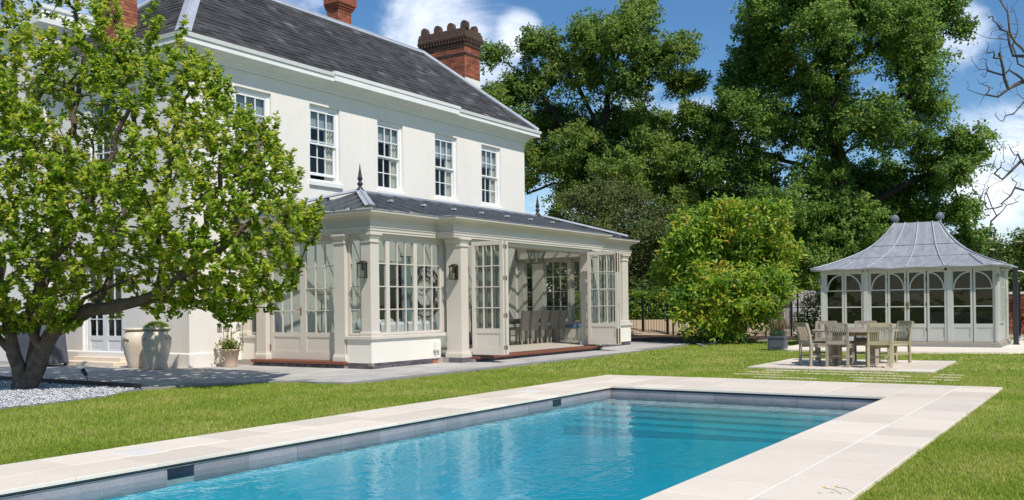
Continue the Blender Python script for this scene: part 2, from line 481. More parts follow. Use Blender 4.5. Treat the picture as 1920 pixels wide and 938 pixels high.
# ------------------------------------------------------------------ ground, lawn, terrace, pool
PX0, PX1, PY0, PY1 = -1.0, 13.57, 2.69, 6.90        # pool opening
CX0, CX1, CY0, CY1 = -2.0, 15.74, 1.53, 8.03        # outer edge of the coping
def ring(mb, o, i, z):
    (a, b, c, d), (e, f, g, h) = o, i
    for x0, x1, y0, y1 in ((a, e, c, d), (f, b, c, d), (e, f, c, g), (e, f, h, d)):
        mb.add([(x0, y0, z), (x1, y0, z), (x1, y1, z), (x0, y1, z)], [(0, 1, 2, 3)])
    return mb
structure(ring(MB(), (-400, 900, -600, 700), (PX0 - .3, PX1 + .3, PY0 - .3, PY1 + .3), -.09).build('ground', 'lawnsoil'))
structure(ring(MB(), (-20, 36.8, -40, 30), (PX0 - .25, PX1 + .25, PY0 - .25, PY1 + .25), -.05).build('lawn', 'lawnsoil'))
TERR = [(10.02, 13.85), (10.7, 13.56), (11.44, 13.09), (12.0, 12.85), (12.2, 12.4), (12.15, 11.9), (12.25, 11.4), (12.8, 11.17), (14.9, 11.2), (17.3, 11.2), (20.9, 11.27), (25.9, 11.46), (28.3, 11.62), (29.2, 11.9), (29.8, 13.2), (29.8, 20), (28, 20), (28, 30), (5, 30), (5, 23), (10.02, 23)]
GRAV = [(10.0, 13.85), (9.7, 13.78), (8.95, 13.22), (7.95, 13.02), (7.1, 12.92), (4, 12.6), (4, 23), (10.0, 23)]
BEDP = [(27.6, 10.85), (28.6, 11.5), (29.3, 11.4), (30.6, 10.75), (33.0, 10.4), (33.2, 9.0), (36.7, 9.0), (36.7, 22), (30, 22), (30, 13.1), (29.3, 11.9)]
PATIO = [(18.9, 6.5), (18.8, 2.97), (22.35, 3.05), (22.1, 6.52)]
SSLAB = [(25.9, 7.75), (26.2, 8.3), (34, 8.4), (34, 1.5), (27.3, 1.5), (26.2, 2.4), (25.7, 4.6)]
def inpoly(p, poly):
    x, y = p; c = False; n = len(poly); j = n - 1
    for i in range(n):
        xi, yi = poly[i]; xj, yj = poly[j]
        if (yi > y) != (yj > y) and x < (xj - xi) * (y - yi) / (yj - yi) + xi: c = not c
        j = i
    return c
def inpoly_np(x, y, poly):
    c = np.zeros(len(x), bool); n = len(poly); j = n - 1
    for i in range(n):
        xi, yi = poly[i]; xj, yj = poly[j]
        if yi != yj:
            c ^= ((yi > y) != (yj > y)) & (x < (xj - xi) * (y - yi) / (yj - yi) + xi)
        j = i
    return c
terrace = structure(MB().prism(TERR, -.10, -.006).build('terrace', 'tjoint'))
slots = []
ty = 11.0; row = 0
while ty < 22.9:
    hgt = .42
    tx = 9.6 - rnd.random() * .6
    while tx < 29.8:
        w = rnd.choice((.42, .6, .75))
        if all(inpoly(q, TERR) for q in ((tx, ty), (tx + w, ty), (tx, ty + hgt), (tx + w, ty + hgt))) and not (tx > 15.2 and tx + w < 27.3 and ty > 13.3) and not (tx > 13.8 and ty > 17.4):
            slots.append((tx, ty, w, hgt))
        tx += w
    ty += hgt; row += 1
SLM = {w: MB().bbox((.006, .006, -.05), (w - .006, .414, 0), .006).mesh('slab', 'terrace') for w in (.42, .6, .75)}
near, far = split300(slots, lambda s: campoint((s[0], s[1], 0)))
for x, y, w, h in near:
    inst('slab', SLM[w], Matrix.Translation((x, y, rnd.uniform(-.003, .003))), terrace)
mb = MB()
for x, y, w, h in far: mb.bbox((x + .006, y + .006, -.05), (x + w - .006, y + h - .006, rnd.uniform(-.003, .003)), .006)
mb.build('distant_slabs', 'terrace', terrace, kind='stuff')
structure(MB().prism(GRAV, -.10, -.03).build('gravel_bed', 'gravelbase'))
structure(MB().prism(BEDP, -.10, -.02).build('planting_bed', 'soil'))
mb = MB()
for a, b in zip([(10.01, 13.9), (10.01, 15.2), (10.01, 17), (10.01, 19.5)], [(10.01, 15.2), (10.01, 17), (10.01, 19.5), (10.01, 22.9)]):
    mb.bar((*a, -.01), (*b, -.01), .03, .12)
for k in range(90): mb.box((9.985, 13.95 + k * .1, .05), (10.035, 13.98 + k * .1, .062))
structure(mb.build('garden_edging', 'darkpl'))
mb = MB()
eb = [(27.6, 10.82), (28.6, 11.45), (29.3, 11.35), (30.6, 10.7), (32.9, 10.35)]
for a, b in zip(eb[:-1], eb[1:]): mb.bar((*a, -.03), (*b, -.03), .08, .08)
structure(mb.build('bed_edging', 'tjoint'))
# chips of white stone round the tree
n = 24000
cx_ = rng.uniform(5.5, 9.97, n); cy_ = rng.uniform(12.6, 19, n)
ok = inpoly_np(cx_, cy_, GRAV); cx_, cy_ = cx_[ok], cy_[ok]
OCT = np.array([(1, 0, 0), (-1, 0, 0), (0, 1, 0), (0, -1, 0), (0, 0, .7), (0, 0, -.7)], float)
OF = [(0, 2, 4), (2, 1, 4), (1, 3, 4), (3, 0, 4), (2, 0, 5), (1, 2, 5), (3, 1, 5), (0, 3, 5)]
def chips(name, x, y, z, smin, smax, mt):
    k = len(x)
    a = rng.uniform(0, 6.28, k); sc = rng.uniform(smin, smax, (k, 1, 3)) * np.array([1, .75, .6])
    v = OCT[None] * sc * rng.uniform(.7, 1.3, (k, 6, 1))
    c, s = np.cos(a)[:, None], np.sin(a)[:, None]
    w = np.stack([v[..., 0] * c - v[..., 1] * s + x[:, None], v[..., 0] * s + v[..., 1] * c + y[:, None], v[..., 2] + z + rng.uniform(-.005, .015, (k, 1))], -1)
    f = (np.array(OF)[None] + (np.arange(k) * 6)[:, None, None]).reshape(-1, 3)
    return npmesh(name, w.reshape(-1, 3), f, mt)
def npmesh(name, v, f, mt, parent=None, kind='stuff'):
    me = bpy.data.meshes.new(name)
    nf, k = f.shape
    me.vertices.add(len(v)); me.vertices.foreach_set('co', np.ascontiguousarray(v, np.float32).ravel())
    me.loops.add(nf * k); me.loops.foreach_set('vertex_index', np.ascontiguousarray(f, np.int32).ravel())
    me.polygons.add(nf); me.polygons.foreach_set('loop_start', np.arange(0, nf * k, k, dtype=np.int32))
    me.polygons.foreach_set('loop_total', np.full(nf, k, np.int32))
    me.materials.append(MT[mt]); me.update(calc_edges=True)
    o = bpy.data.objects.new(name, me)
    link(o, parent)
    return tag(o, kind=kind)
tag(chips('white_stone_chips', cx_, cy_, -.02, .011, .027, 'chip'), 'white and slate grey stone chips spread under the spreading tree', 'gravel')

# patio of pale slabs under the table, stone strips laid in the lawn, slab under the summerhouse
patio = structure(MB().prism(PATIO, -.10, -.026).build('patio', 'cjoint'))
for i in range(5):
    for j in range(5):
        def q(u, v):
            a = Vector(PATIO[0]).lerp(Vector(PATIO[3]), u); b = Vector(PATIO[1]).lerp(Vector(PATIO[2]), u)
            return a.lerp(b, v)
        g = .004
        c = [q(i / 5 + g, j / 5 + g), q((i + 1) / 5 - g, j / 5 + g), q((i + 1) / 5 - g, (j + 1) / 5 - g), q(i / 5 + g, (j + 1) / 5 - g)]
        MB().prism([tuple(p) for p in reversed(c)], -.07, -.014 + rnd.uniform(-.002, .002)).build('slab', 'stone' if rnd.random() < .75 else 'stonew', patio)
for x, segs in ((18.35, ((2.4, 5.95),)), (17.75, ((2.35, 6.15),)), (17.15, ((2.3, 6.2),)), (16.6, ((2.6, 5.6),))):
    strip = structure(MB().box((x, segs[0][0], -.09), (x + .13, segs[0][1], -.045)).build('stone_strip', 'cjoint'))
    yy = segs[0][0]
    while yy < segs[0][1] - .3:
        w = rnd.uniform(.3, .9)
        if rnd.random() < .72: MB().bbox((x + .005, yy + .005, -.08), (x + .125, min(yy + w, segs[0][1]) - .005, -.029), .006).build('paving_stone', 'stonew', strip)
        yy += w
sslab = structure(MB().prism(SSLAB, -.10, .002).build('summerhouse_paving', 'stone'))

# pool: coping slabs
coping = structure(ring(MB(), (CX0, CX1, CY0, CY1), (PX0 - .02, PX1 + .02, PY0 - .02, PY1 + .02), -.032).build('pool_coping', 'cjoint'))
cslots = []
def lay(x0, x1, y0, y1, along):
    a, b = (x0, x1) if along == 'x' else (y0, y1)
    p = a - (rnd.random() * .6 if along == 'x' else 0)
    while p < b - .02:
        w = rnd.choice((.6, .75, .9))
        s, e = max(p, a), min(p + w, b)
        if e - s > .1: cslots.append((s, e, y0, y1) if along == 'x' else (x0, x1, s, e))
        p += w
OV = .03
lay(CX0, CX1, 2.09, PY0 + OV, 'x'); lay(CX0, CX1, CY0, 2.075, 'x')
lay(CX0, CX1, PY1 - OV, 7.44, 'x'); lay(CX0, CX1, 7.446, CY1, 'x')
lay(PX1 - OV, PX1 + .56, PY0 + OV, PY1 - OV, 'y'); lay(PX1 + .56, PX1 + 1.35, PY0 + OV, PY1 - OV, 'y'); lay(PX1 + 1.35, CX1, PY0 + OV, PY1 - OV, 'y')
for x0, x1, y0, y1 in cslots:
    MB().bbox((x0 + .0025, y0 + .0025, -.03), (x1 - .0025, y1 - .0025, rnd.uniform(-.001, .001)), .004).build('coping_slab', 'stone' if rnd.random() < .74 else 'stonew', coping)
mb = MB().box((CX0, 2.076, -.02), (CX1, 2.089, -.0015))
mb.build('joint', 'plast', coping)
# basin
DEP = -1.0
mb = MB()
mb.add([(PX0, PY0, DEP), (PX1, PY0, DEP), (PX1, PY1, DEP), (PX0, PY1, DEP)], [(0, 1, 2, 3)])
mb.add([(PX0, PY0, DEP), (PX0, PY1, DEP), (PX0, PY1, -.03), (PX0, PY0, -.03)], [(0, 1, 2, 3)])
for y in (PY0, PY1): mb.add([(PX0, y, DEP), (PX1, y, DEP), (PX1, y, -.21), (PX0, y, -.21)], [(0, 1, 2, 3)])
mb.add([(PX1, PY0, DEP), (PX1, PY1, DEP), (PX1, PY1, -.21), (PX1, PY0, -.21)], [(0, 1, 2, 3)])
basin = structure(mb.build('pool_basin', 'turq'))
for k in range(5):
    MB().bbox((PX1 - .30 * (k + 1), PY0 + .004, DEP + .01), (PX1 - .30 * k - .003, PY1 - .004, -.215 - .055 * k), .02).build('step', ('liner', 'linermid', 'linermid', 'turq', 'turq')[k], basin)  # water's deepening tint is painted into the step colours
xe = PX1 - 1.503
MB().add([(xe, PY0 + .004, -.47), (xe, PY1 - .004, -.60), (xe - 3.2, PY1 - .004, DEP + .012), (xe - 3.2, PY0 + .004, DEP + .012)], [(0, 1, 2, 3)]).build('sloping_floor', 'turq', basin)
# waterline tiles, one by one; house-side gaps get dark plates painting the skimmers' shade
holes = ((5.22, 5.50), (11.74, 11.98))
def tiles(a, b, fixed, axis, sgn):
    p = a
    while p < b - .05:
        q = min(p + .62, b)
        for h0, h1 in (holes if (axis == 'x' and sgn > 0) else ()):
            if p < h0 < q: q = h0
        if any(abs(p - h0) < .001 for h0, h1 in holes) and axis == 'x' and sgn > 0:
            p = [h1 for h0, h1 in holes if abs(p - h0) < .001][0]; continue
        m_ = MB()
        if axis == 'x': m_.box((p + .003, fixed, -.22), (q - .003, fixed + sgn * .05, -.062))
        else: m_.box((fixed, p + .003, -.22), (fixed + .05, q - .003, -.062))
        m_.build('waterline_tile', 'tile', basin)
        p = q
tiles(PX0, PX1 - .002, PY1 - .002, 'x', 1); tiles(PX0, PX1 - .002, PY0 + .002, 'x', -1); tiles(PY0 + .004, PY1 - .004, PX1 - .003, 'y', 1)
mb = MB()
mb.box((PX0, PY1 + .004, -.27), (PX1 + .08, PY1 + .02, -.033)); mb.box((PX0, PY0 - .02, -.27), (PX1 + .08, PY0 - .004, -.033)); mb.box((PX1 + .004, PY0, -.27), (PX1 + .02, PY1, -.033))
mb.build('grout', 'cjoint', basin)
mb = MB().box((PX0, PY1 + .0, -.061), (PX1, PY1 + .018, -.031)).box((PX1, PY0, -.061), (PX1 + .018, PY1, -.031))  # far-end strip paints the coping's shadow, no channel there
mb.build('track_and_shade', 'track', basin)
mb = MB().box((PX0, PY1 - .008, -.064), (PX1 - .01, PY1 + .003, -.054)).box((PX0, PY1 - .004, -.046), (PX1 - .01, PY1 + .002, -.041))
mb.build('track_rail', 'baremetal', basin)
for h0, h1 in holes:
    mb = MB().box((h0 + .004, PY1 - .004, -.155), (h1 - .004, PY1 + .002, -.064))
    mb.build('skimmer_shade_plate', 'track', basin)  # dark plate paints the shade of the skimmer opening
for x, y in ((5.33, 7.55), (16.28, 8.05)):
    pass
for x0, x1, y0, y1, lb in ((5.27, 5.62, 7.40, 7.76, 'white square skimmer lid set in the coping near the tree'), (12.0, 12.35, 7.40, 7.72, 'white square skimmer lid set in the coping near the far pool corner')):
    t = thing('skimmer_lid', lb, 'pool lid', (x0, y0, .002), 'skimmer lids in the pool coping')
    MB().bbox((x0, y0, -.02), (x1, y1, .004), .003).build('lid', 'plast', t)
    MB().box((x0 + .02, y0 + .02, .0045), (x1 - .02, y0 + .024, .0055)).build('lid_seam', 'cjoint', t)
    MB().box((x0 + .02, y1 - .024, .0045), (x1 - .02, y1 - .02, .0055)).build('lid_seam', 'cjoint', t)

# water: reflecting surface over an absorbing body
Mw = bpy.data.materials.new('pool_water'); Mw.use_nodes = True
n_, l_ = Mw.node_tree.nodes, Mw.node_tree.links
n_.remove(n_['Principled BSDF'])
geo = n_.new('ShaderNodeNewGeometry')
def wave(scale, stretch, rot, det):
    mp_ = n_.new('ShaderNodeMapping'); mp_.inputs['Scale'].default_value = stretch; mp_.inputs['Rotation'].default_value = (0, 0, rot)
    t_ = n_.new('ShaderNodeTexNoise'); t_.inputs['Scale'].default_value = scale; t_.inputs['Detail'].default_value = det; t_.inputs['Distortion'].default_value = .6
    l_.new(geo.outputs['Position'], mp_.inputs['Vector']); l_.new(mp_.outputs[0], t_.inputs['Vector'])
    return t_.outputs['Fac']
w1, w2 = wave(2.2, (1, 1.6, 1), .4, 3), wave(9, (1.3, 1, 1), 1.2, 2)
b1 = n_.new('ShaderNodeBump'); b1.inputs['Strength'].default_value = .085; b1.inputs['Distance'].default_value = .1
l_.new(w1, b1.inputs['Height'])
b2 = n_.new('ShaderNodeBump'); b2.inputs['Strength'].default_value = .085; b2.inputs['Distance'].default_value = .03
l_.new(w2, b2.inputs['Height']); l_.new(b1.outputs[0], b2.inputs['Normal'])
fr = schlick(n_, l_, .02, b2.outputs[0])
gl = n_.new('ShaderNodeBsdfGlossy'); gl.inputs['Roughness'].default_value = .015; l_.new(b2.outputs[0], gl.inputs['Normal'])
tr = n_.new('ShaderNodeBsdfTransparent'); tr.inputs[0].default_value = (.93, .98, 1, 1)
ms_ = n_.new('ShaderNodeMixShader')
l_.new(fr, ms_.inputs[0]); l_.new(tr.outputs[0], ms_.inputs[1]); l_.new(gl.outputs[0], ms_.inputs[2])
l_.new(ms_.outputs[0], n_['Material Output'].inputs['Surface'])
va = n_.new('ShaderNodeVolumeAbsorption'); va.inputs['Color'].default_value = (.045, .85, .905, 1); va.inputs['Density'].default_value = .62
l_.new(va.outputs[0], n_['Material Output'].inputs['Volume'])
MT['water'] = Mw
structure(MB().box((PX0 - .015, PY0 - .015, DEP - .05), (PX1 + .015, PY1 + .015, -.128)).build('water', 'water'))

# gravel drive beyond the railings, banked up towards the hedge
structure(MB().prism([(37.0, -6), (46, -6), (46, 34), (37.0, 34)], -.10, -.03).build('gravel_drive', 'gravel'))
def bank_pt(d, u, z): return tuple(FWD * d + RGT * u + Vector((0, 0, z)))
mb = MB()
for (d0, z0), (d1, z1) in (((39.0, -.2), (41.0, .16)), ((41.0, .16), (43.6, .56)), ((43.6, .56), (47, .62))):
    for u in range(-8, 13, 3): mb.add([bank_pt(d0, u, z0), bank_pt(d0, u + 3, z0), bank_pt(d1, u + 3, z1), bank_pt(d1, u, z1)], [(0, 1, 2, 3)])
structure(mb.build('gravel_bank', 'gravel'))
# ------------------------------------------------------------------ house
HX0, HX1, HY, HYB = 13.75, 27.8, 17.35, 22.6
def wall_with_holes(mb, M, w, h, holes, depth):
    """face in local x-z with rectangular openings and their reveals; local +y goes into the wall"""
    xs = sorted({0, w, *[q for o in holes for q in (o[0], o[1])]}); zs = sorted({0, h, *[q for o in holes for q in (o[2], o[3])]})
    for a, b in zip(xs[:-1], xs[1:]):
        for c, d in zip(zs[:-1], zs[1:]):
            mx_, mz_ = (a + b) / 2, (c + d) / 2
            if any(o[0] < mx_ < o[1] and o[2] < mz_ < o[3] for o in holes): continue
            mb.add([(a, 0, c), (b, 0, c), (b, 0, d), (a, 0, d)], [(0, 1, 2, 3)], M)
    for a, b, c, d in holes:
        mb.add([(a, 0, c), (a, depth, c), (a, depth, d), (a, 0, d)], [(3, 2, 1, 0)], M)
        mb.add([(b, 0, c), (b, depth, c), (b, depth, d), (b, 0, d)], [(0, 1, 2, 3)], M)
        mb.add([(a, 0, d), (b, 0, d), (b, depth, d), (a, depth, d)], [(0, 1, 2, 3)], M)
        mb.add([(a, 0, c), (b, 0, c), (b, depth, c), (a, depth, c)], [(3, 2, 1, 0)], M)

def glazed(parent, name, M, w, h, cols, rows, stile=.06, top=.06, bot=.06, panel=0, bar=.022, t=.045, pm='taupe', gm='cglass', sub=None, mid=False):
    """joinery leaf: frame with its panes, glazing bars and lower panel as pieces. local x width, y back, z up"""
    mb = MB()
    mb.box((0, 0, 0), (stile, t, h), M).box((w - stile, 0, 0), (w, t, h), M)
    mb.box((stile, .001, h - top), (w - stile, t - .001, h), M).box((stile, .001, 0), (w - stile, t - .001, bot), M)
    z0 = bot
    if panel:
        mb.box((stile, .001, panel - .0), (w - stile, t - .001, panel + .10), M)
        z0 = panel + .10
    fr_ = mb.build(name, pm, parent)
    sub = sub or fr_
    if panel:
        p = MB().box((stile - .004, .016, bot - .004), (w - stile + .004, t - .012, panel + .004), M)
        p.build('panel', pm, sub)
        a, b, c, d, q = stile, w - stile, bot, panel, .022
        k = MB().box((a, .006, c), (b, .017, c + q), M).box((a, .006, d - q), (b, .017, d), M).box((a, .0065, c + q), (a + q, .0165, d - q), M).box((b - q, .0065, c + q), (b, .0165, d - q), M)
        k.build('panel_moulding', pm, sub)
    gw, gh = (w - 2 * stile) / cols, (h - top - z0) / rows
    for i in range(1, cols):
        x = stile + gw * i
        MB().box((x - bar / 2, .006, z0 - .002), (x + bar / 2, t - .008, h - top + .002), M).build('glazing_bar', pm, sub)
    for j in range(1, rows):
        z = z0 + gh * j
        MB().box((stile - .002, .0085, z - bar / 2), (w - stile + .002, t - .0105, z + bar / 2), M).build('glazing_bar', pm, sub)
    for i in range(cols):
        for j in range(rows):
            a, b = stile + gw * i + (bar / 2 if i else 0), stile + gw * (i + 1) - (bar / 2 if i < cols - 1 else 0)
            c, d = z0 + gh * j + (bar / 2 if j else 0), z0 + gh * (j + 1) - (bar / 2 if j < rows - 1 else 0)
            e = rnd.uniform(-.0015, .0015)
            MB().add([(a - .003, t / 2 + e, c - .003), (b + .003, t / 2 - e, c - .003), (b + .003, t / 2 - e, d + .003), (a - .003, t / 2 + e, d + .003)], [(0, 1, 2, 3)], M).build('pane', gm, sub)
    return fr_
def curtain(parent, M, x0, x1, z0, z1, mt, folds=5, amp=.035, name='curtain', flare=0.):
    mb = MB(); n = folds * 6; vs = []
    for i in range(n + 1):
        x = x0 + (x1 - x0) * i / n
        y = math.sin(i / 6 * 2 * math.pi) * amp
        for z, k in ((z1, .4), (z0 + (z1 - z0) * .6, 1), (z0, 1.2)): vs.append((x + (flare if z == z0 else 0), y * k, z))
    return mb.add(vs, [(3 * i + j, 3 * i + 3 + j, 3 * i + 4 + j, 3 * i + 1 + j) for i in range(n) for j in (0, 1)], M).build(name, mt, parent, True)

house = thing('house', 'tall white rendered house with dark slate hipped roof and brick chimneys', 'house', (HX0, HY, 0))
wins = [(15.10, 16.23), (17.52, 18.63), (20.13, 21.24), (22.74, 23.87), (25.20, 26.31)]
WZ0, WZ1 = 4.50, 6.50
mb = MB()
wall_with_holes(mb, Mx((HX0, HY, 0), (1, 0, 0)), HX1 - HX0, 6.95, [(a - HX0, b - HX0, WZ0, WZ1) for a, b in wins], .13)
mb.build('front_wall', 'render', house)
mb = MB()
wall_with_holes(mb, Mx((HX0, HYB, 0), (0, -1, 0)), HYB - HY, 6.95, [(HYB - 21.3, HYB - 19.75, .2, 2.45), (HYB - 20.9, HYB - 19.9, 4.5, 6.5)], .13)
mb.build('side_wall', 'render', house)
MB().box((HX1 - .25, HY + .002, 0), (HX1 - .001, HYB, 6.95)).box((HX0 + .2, HYB - .2, 0), (HX1 - .26, HYB - .001, 6.95)).build('rear_walls', 'render', house)
MB().sweep([(HX0, HYB), (HX0, HY), (HX0 + 1.25, HY)], [(0, 0), (.03, 0), (.03, .30), (.015, .32), (0, .33)]).build('wall_plinth', 'render', house)
for k, (a, b) in enumerate(wins):
    W = b - a
    M = Mx((a, HY + .075, WZ0), (1, 0, 0))
    mb = MB()
    f = .075
    mb.box((0, 0, .05), (f, .12, 2.0), M).box((W - f, 0, .05), (W, .12, 2.0), M).box((f, .001, 2.0 - .11), (W - f, .119, 2.0), M).box((f, .001, .05), (W - f, .119, .10), M)
    win = mb.build('window', 'white', house)
    lift = .11 if k == 1 else 0
    sw = W - 2 * f - .004
    glazed(win, 'sash', M @ Matrix.Translation((f + .002, .012, .995)), sw, .89, 3, 2, .045, .05, .045, pm='white', gm='glass', sub=win, bar=.024)
    glazed(win, 'sash', M @ Matrix.Translation((f + .002, .062, .105 + lift)), sw, .90, 3, 2, .045, .045, .07, pm='white', gm='glass', sub=win, bar=.024)
    MB().bbox((a - .05, HY - .07, WZ0 - .075), (b + .05, HY + .076, WZ0 + .045), .015).build('sill', 'cornice', win)
    Mi = Mx((a, HY + .225, WZ0), (1, 0, 0))
    curtain(win, Mi, W * .66, W + .05, 0, 2.05, 'cloth', 4, .03)
    MB().box((.02, -.02, 1.42 if k < 3 else 1.30), (W - .02, -.012, 2.0), Mi).build('blind', 'blind', win)
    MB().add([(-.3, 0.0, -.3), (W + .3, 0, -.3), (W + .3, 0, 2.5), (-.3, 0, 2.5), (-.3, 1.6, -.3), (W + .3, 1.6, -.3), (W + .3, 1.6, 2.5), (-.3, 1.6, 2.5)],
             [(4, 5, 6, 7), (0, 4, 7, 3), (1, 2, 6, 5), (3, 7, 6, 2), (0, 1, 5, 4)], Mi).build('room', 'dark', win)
# side window and french doors of the end wall
M = Mx((HX0 + .075, 20.9, 4.5), (0, -1, 0))
win = MB().box((0, 0, 0), (.075, .12, 2), M).box((.925, 0, 0), (1, .12, 2), M).box((.075, .001, 1.9), (.925, .119, 2), M).box((.075, .001, 0), (.925, .119, .1), M).build('window', 'white', house)
glazed(win, 'sash', M @ Matrix.Translation((.077, .035, .995)), .846, .9, 3, 2, .045, .05, .045, pm='white', gm='glass', sub=win)
glazed(win, 'sash', M @ Matrix.Translation((.077, .001, .105)), .846, .895, 3, 2, .045, .045, .07, pm='white', gm='glass', sub=win)
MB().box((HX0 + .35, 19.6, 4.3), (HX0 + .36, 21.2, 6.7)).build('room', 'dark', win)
M = Mx((HX0 + .07, 21.3, .2), (0, -1, 0))
fd = MB().box((0, 0, 0), (.06, .1, 2.25), M).box((1.49, 0, 0), (1.55, .1, 2.25), M).box((.06, .001, 2.18), (1.49, .099, 2.25), M).build('french_door', 'white', house)
glazed(fd, 'door_leaf', M @ Matrix.Translation((.062, .02, .01)), .71, 2.16, 2, 4, .09, .09, .12, panel=.38, pm='white', gm='glass', sub=fd)
glazed(fd, 'door_leaf', M @ Matrix.Translation((.776, .02, .01)), .71, 2.16, 2, 4, .09, .09, .12, panel=.38, pm='white', gm='glass', sub=fd)
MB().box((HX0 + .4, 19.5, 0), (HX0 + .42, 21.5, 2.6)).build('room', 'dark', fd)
MB().bbox((HX0 - .38, 19.55, 0), (HX0 + .001, 21.5, .10), .015).bbox((HX0 - .16, 19.6, .1), (HX0 + .1, 21.45, .195), .012).build('door_step', 'stonew', house)
# cornice
CP = [(0, 6.88), (.05, 6.88), (.05, 6.93), (.075, 6.945), (.10, 6.985), (.10, 7.0), (.13, 7.005), (.17, 7.04), (.24, 7.075), (.31, 7.09), (.40, 7.09), (.40, 7.19), (.385, 7.192), (.385, 7.205), (.43, 7.21), (.45, 7.29), (.43, 7.30), (0, 7.30)]
MB().sweep([(HX0, HYB), (HX0, HY), (HX1, HY), (HX1, HYB)], CP).build('cornice', 'cornice', house)
MB().sweep([(18.05, HY - .2), (18.05, HY - .401), (23.35, HY - .401), (23.35, HY - .2)], [(0, 7.10), (.055, 7.10), (.055, 7.235), (.045, 7.238), (.045, 7.25), (.075, 7.255), (.085, 7.345), (-.2, 7.35)]).build('cornice_break', 'cornice', house)
# roof planes, slates, lead
EX0, EX1, EY0, EY1, EZ = HX0 - .38, HX1 + .38, HY - .38, HYB + .35, 7.30
RYm, RZ, RX0, RX1 = 19.8, 9.85, 16.15, 25.3
roof = MB().add([(EX0, EY0, EZ), (EX1, EY0, EZ), (RX1, RYm, RZ), (RX0, RYm, RZ)], [(0, 1, 2, 3)]).add([(EX0, EY1, EZ), (EX0, EY0, EZ), (RX0, RYm, RZ)], [(0, 1, 2)]) \
    .add([(EX1, EY0, EZ), (EX1, EY1, EZ), (RX1, RYm, RZ)], [(0, 1, 2)]).add([(EX1, EY1, EZ), (EX0, EY1, EZ), (RX0, RYm, RZ), (RX1, RYm, RZ)], [(0, 1, 2, 3)]).build('roof', 'slate', house)
sf = Vector((0, RYm - EY0, RZ - EZ)); SLN = sf.length; sf.normalize()
items = []
SW, SE = .31, .205
for r in range(int(SLN / SE)):
    s0 = r * SE
    fr0 = s0 / SLN
    fr1 = min(1, (s0 + SE * 1.25) / SLN)
    xa, xb = EX0 + (RX0 - EX0) * fr1 + .01, EX1 + (RX1 - EX1) * fr1 - .01
    x = xa + (0 if r % 2 else SW / 2) + .02
    while x + SW < xb:
        items.append((x, r)); x += SW
def slate_mesh(lift):
    return MB().add([(0, 0, .012 + lift), (SW - .005, 0, .012 + lift), (SW - .005, SE * 1.25, .004), (0, SE * 1.25, .004), (0, 0, .0), (SW - .005, 0, .0)], [(0, 1, 2, 3), (4, 5, 1, 0), (4, 0, 3), (5, 2, 1)]).mesh('slate', 'slate')
SLT = [slate_mesh(l) for l in (0, .004, .008, .012)]
def slate_mat(x, r):
    p = Vector((x, EY0, EZ)) + sf * (r * SE)
    M = Matrix((Vector((1, 0, 0)), sf, Vector((1, 0, 0)).cross(sf))).transposed().to_4x4()
    M.translation = p
    return M @ Matrix.Rotation(rnd.uniform(-.012, .012), 4, 'Z')
a, b = split300(items, lambda q: campoint((q[0], EY0, EZ + q[1] * .1)))
PAL = [MB().add([v.co[:] for v in q.vertices], [tuple(f_.vertices) for f_ in q.polygons]).mesh('slate', 'slatepale') for q in SLT[:2]]
def pale(r): return rnd.random() < .012 + .14 * max(0, r / 18 - .6)
for x, r in a: inst('slate', rnd.choice(PAL if pale(r) else SLT), slate_mat(x, r), roof)
mp_ = MB()
mb = MB()
for x, r in b:
    me = rnd.choice(SLT); (mp_ if pale(r) else mb).add([v.co[:] for v in me.vertices], [tuple(p.vertices) for p in me.polygons], slate_mat(x, r))
mp_.build('pale_slates', 'slatepale', roof, kind='stuff')
# each slate of the joined far field keeps its own tone
far_sl = mb.build('distant_slates', leafmat('slate_field', ((0, (.042, .041, .044)), (.5, (.062, .060, .062)), (.93, (.082, .080, .083)), (1, (.12, .12, .135))), 0.0, .72, big=(.9, .1), spec=.25), roof, kind='stuff')
mb = MB()
se = Vector((RX0 - EX0, 0, RZ - EZ)); LE = se.length; se.normalize()
for r in range(int(LE / SE)):
    fr0 = min(1, (r * SE + SE * 1.25) / LE)
    ya, yb = EY0 + (RYm - EY0) * fr0, EY1 + (RYm - EY1) * fr0
    y = ya + (r % 2) * SW / 2
    while y + SW < yb:
        M = Matrix((Vector((0, -1, 0)), se, Vector((0, -1, 0)).cross(se))).transposed().to_4x4(); M.translation = Vector((EX0, y + SW, EZ)) + se * (r * SE)
        me = rnd.choice(SLT); mb.add([v.co[:] for v in me.vertices], [tuple(p.vertices) for p in me.polygons], M); y += SW
mb.build('end_slates', far_sl.data.materials[0], roof, kind='stuff')
mb = MB()
def leadstrip(p, q, w, n1, n2, rr=.035):
    p, q = Vector(p), Vector(q); d = (q - p).normalized()
    for nn in (n1, n2):
        nn = Vector(nn).normalized(); s = d.cross(nn).normalized()
        if s.z > 0: s = -s
        mb.add([p + nn * .055, q + nn * .055, q + s * w + nn * .05, p + s * w + nn * .05, p + s * w + nn * .008, q + s * w + nn * .008], [(0, 1, 2, 3), (3, 2, 5, 4)])
    up = (Vector(n1) + Vector(n2)).normalized()
    mb.tube([p + up * .055, q + up * .055], rr, 6)
nF = Vector((0, -(RZ - EZ), RYm - EY0)); nL = Vector((-(RZ - EZ), 0, RX0 - EX0)); nR = Vector((RZ - EZ, 0, EX1 - RX1)); nB = Vector((0, RZ - EZ, EY1 - RYm))
leadstrip((EX0 + .03, EY0 + .03, EZ + .03), (RX0, RYm, RZ), .17, nF, nL)
leadstrip((EX1 - .03, EY0 + .03, EZ + .03), (RX1, RYm, RZ), .13, nF, nR)
leadstrip((EX0 + .03, EY1 - .03, EZ + .03), (RX0, RYm, RZ), .15, nB, nL)
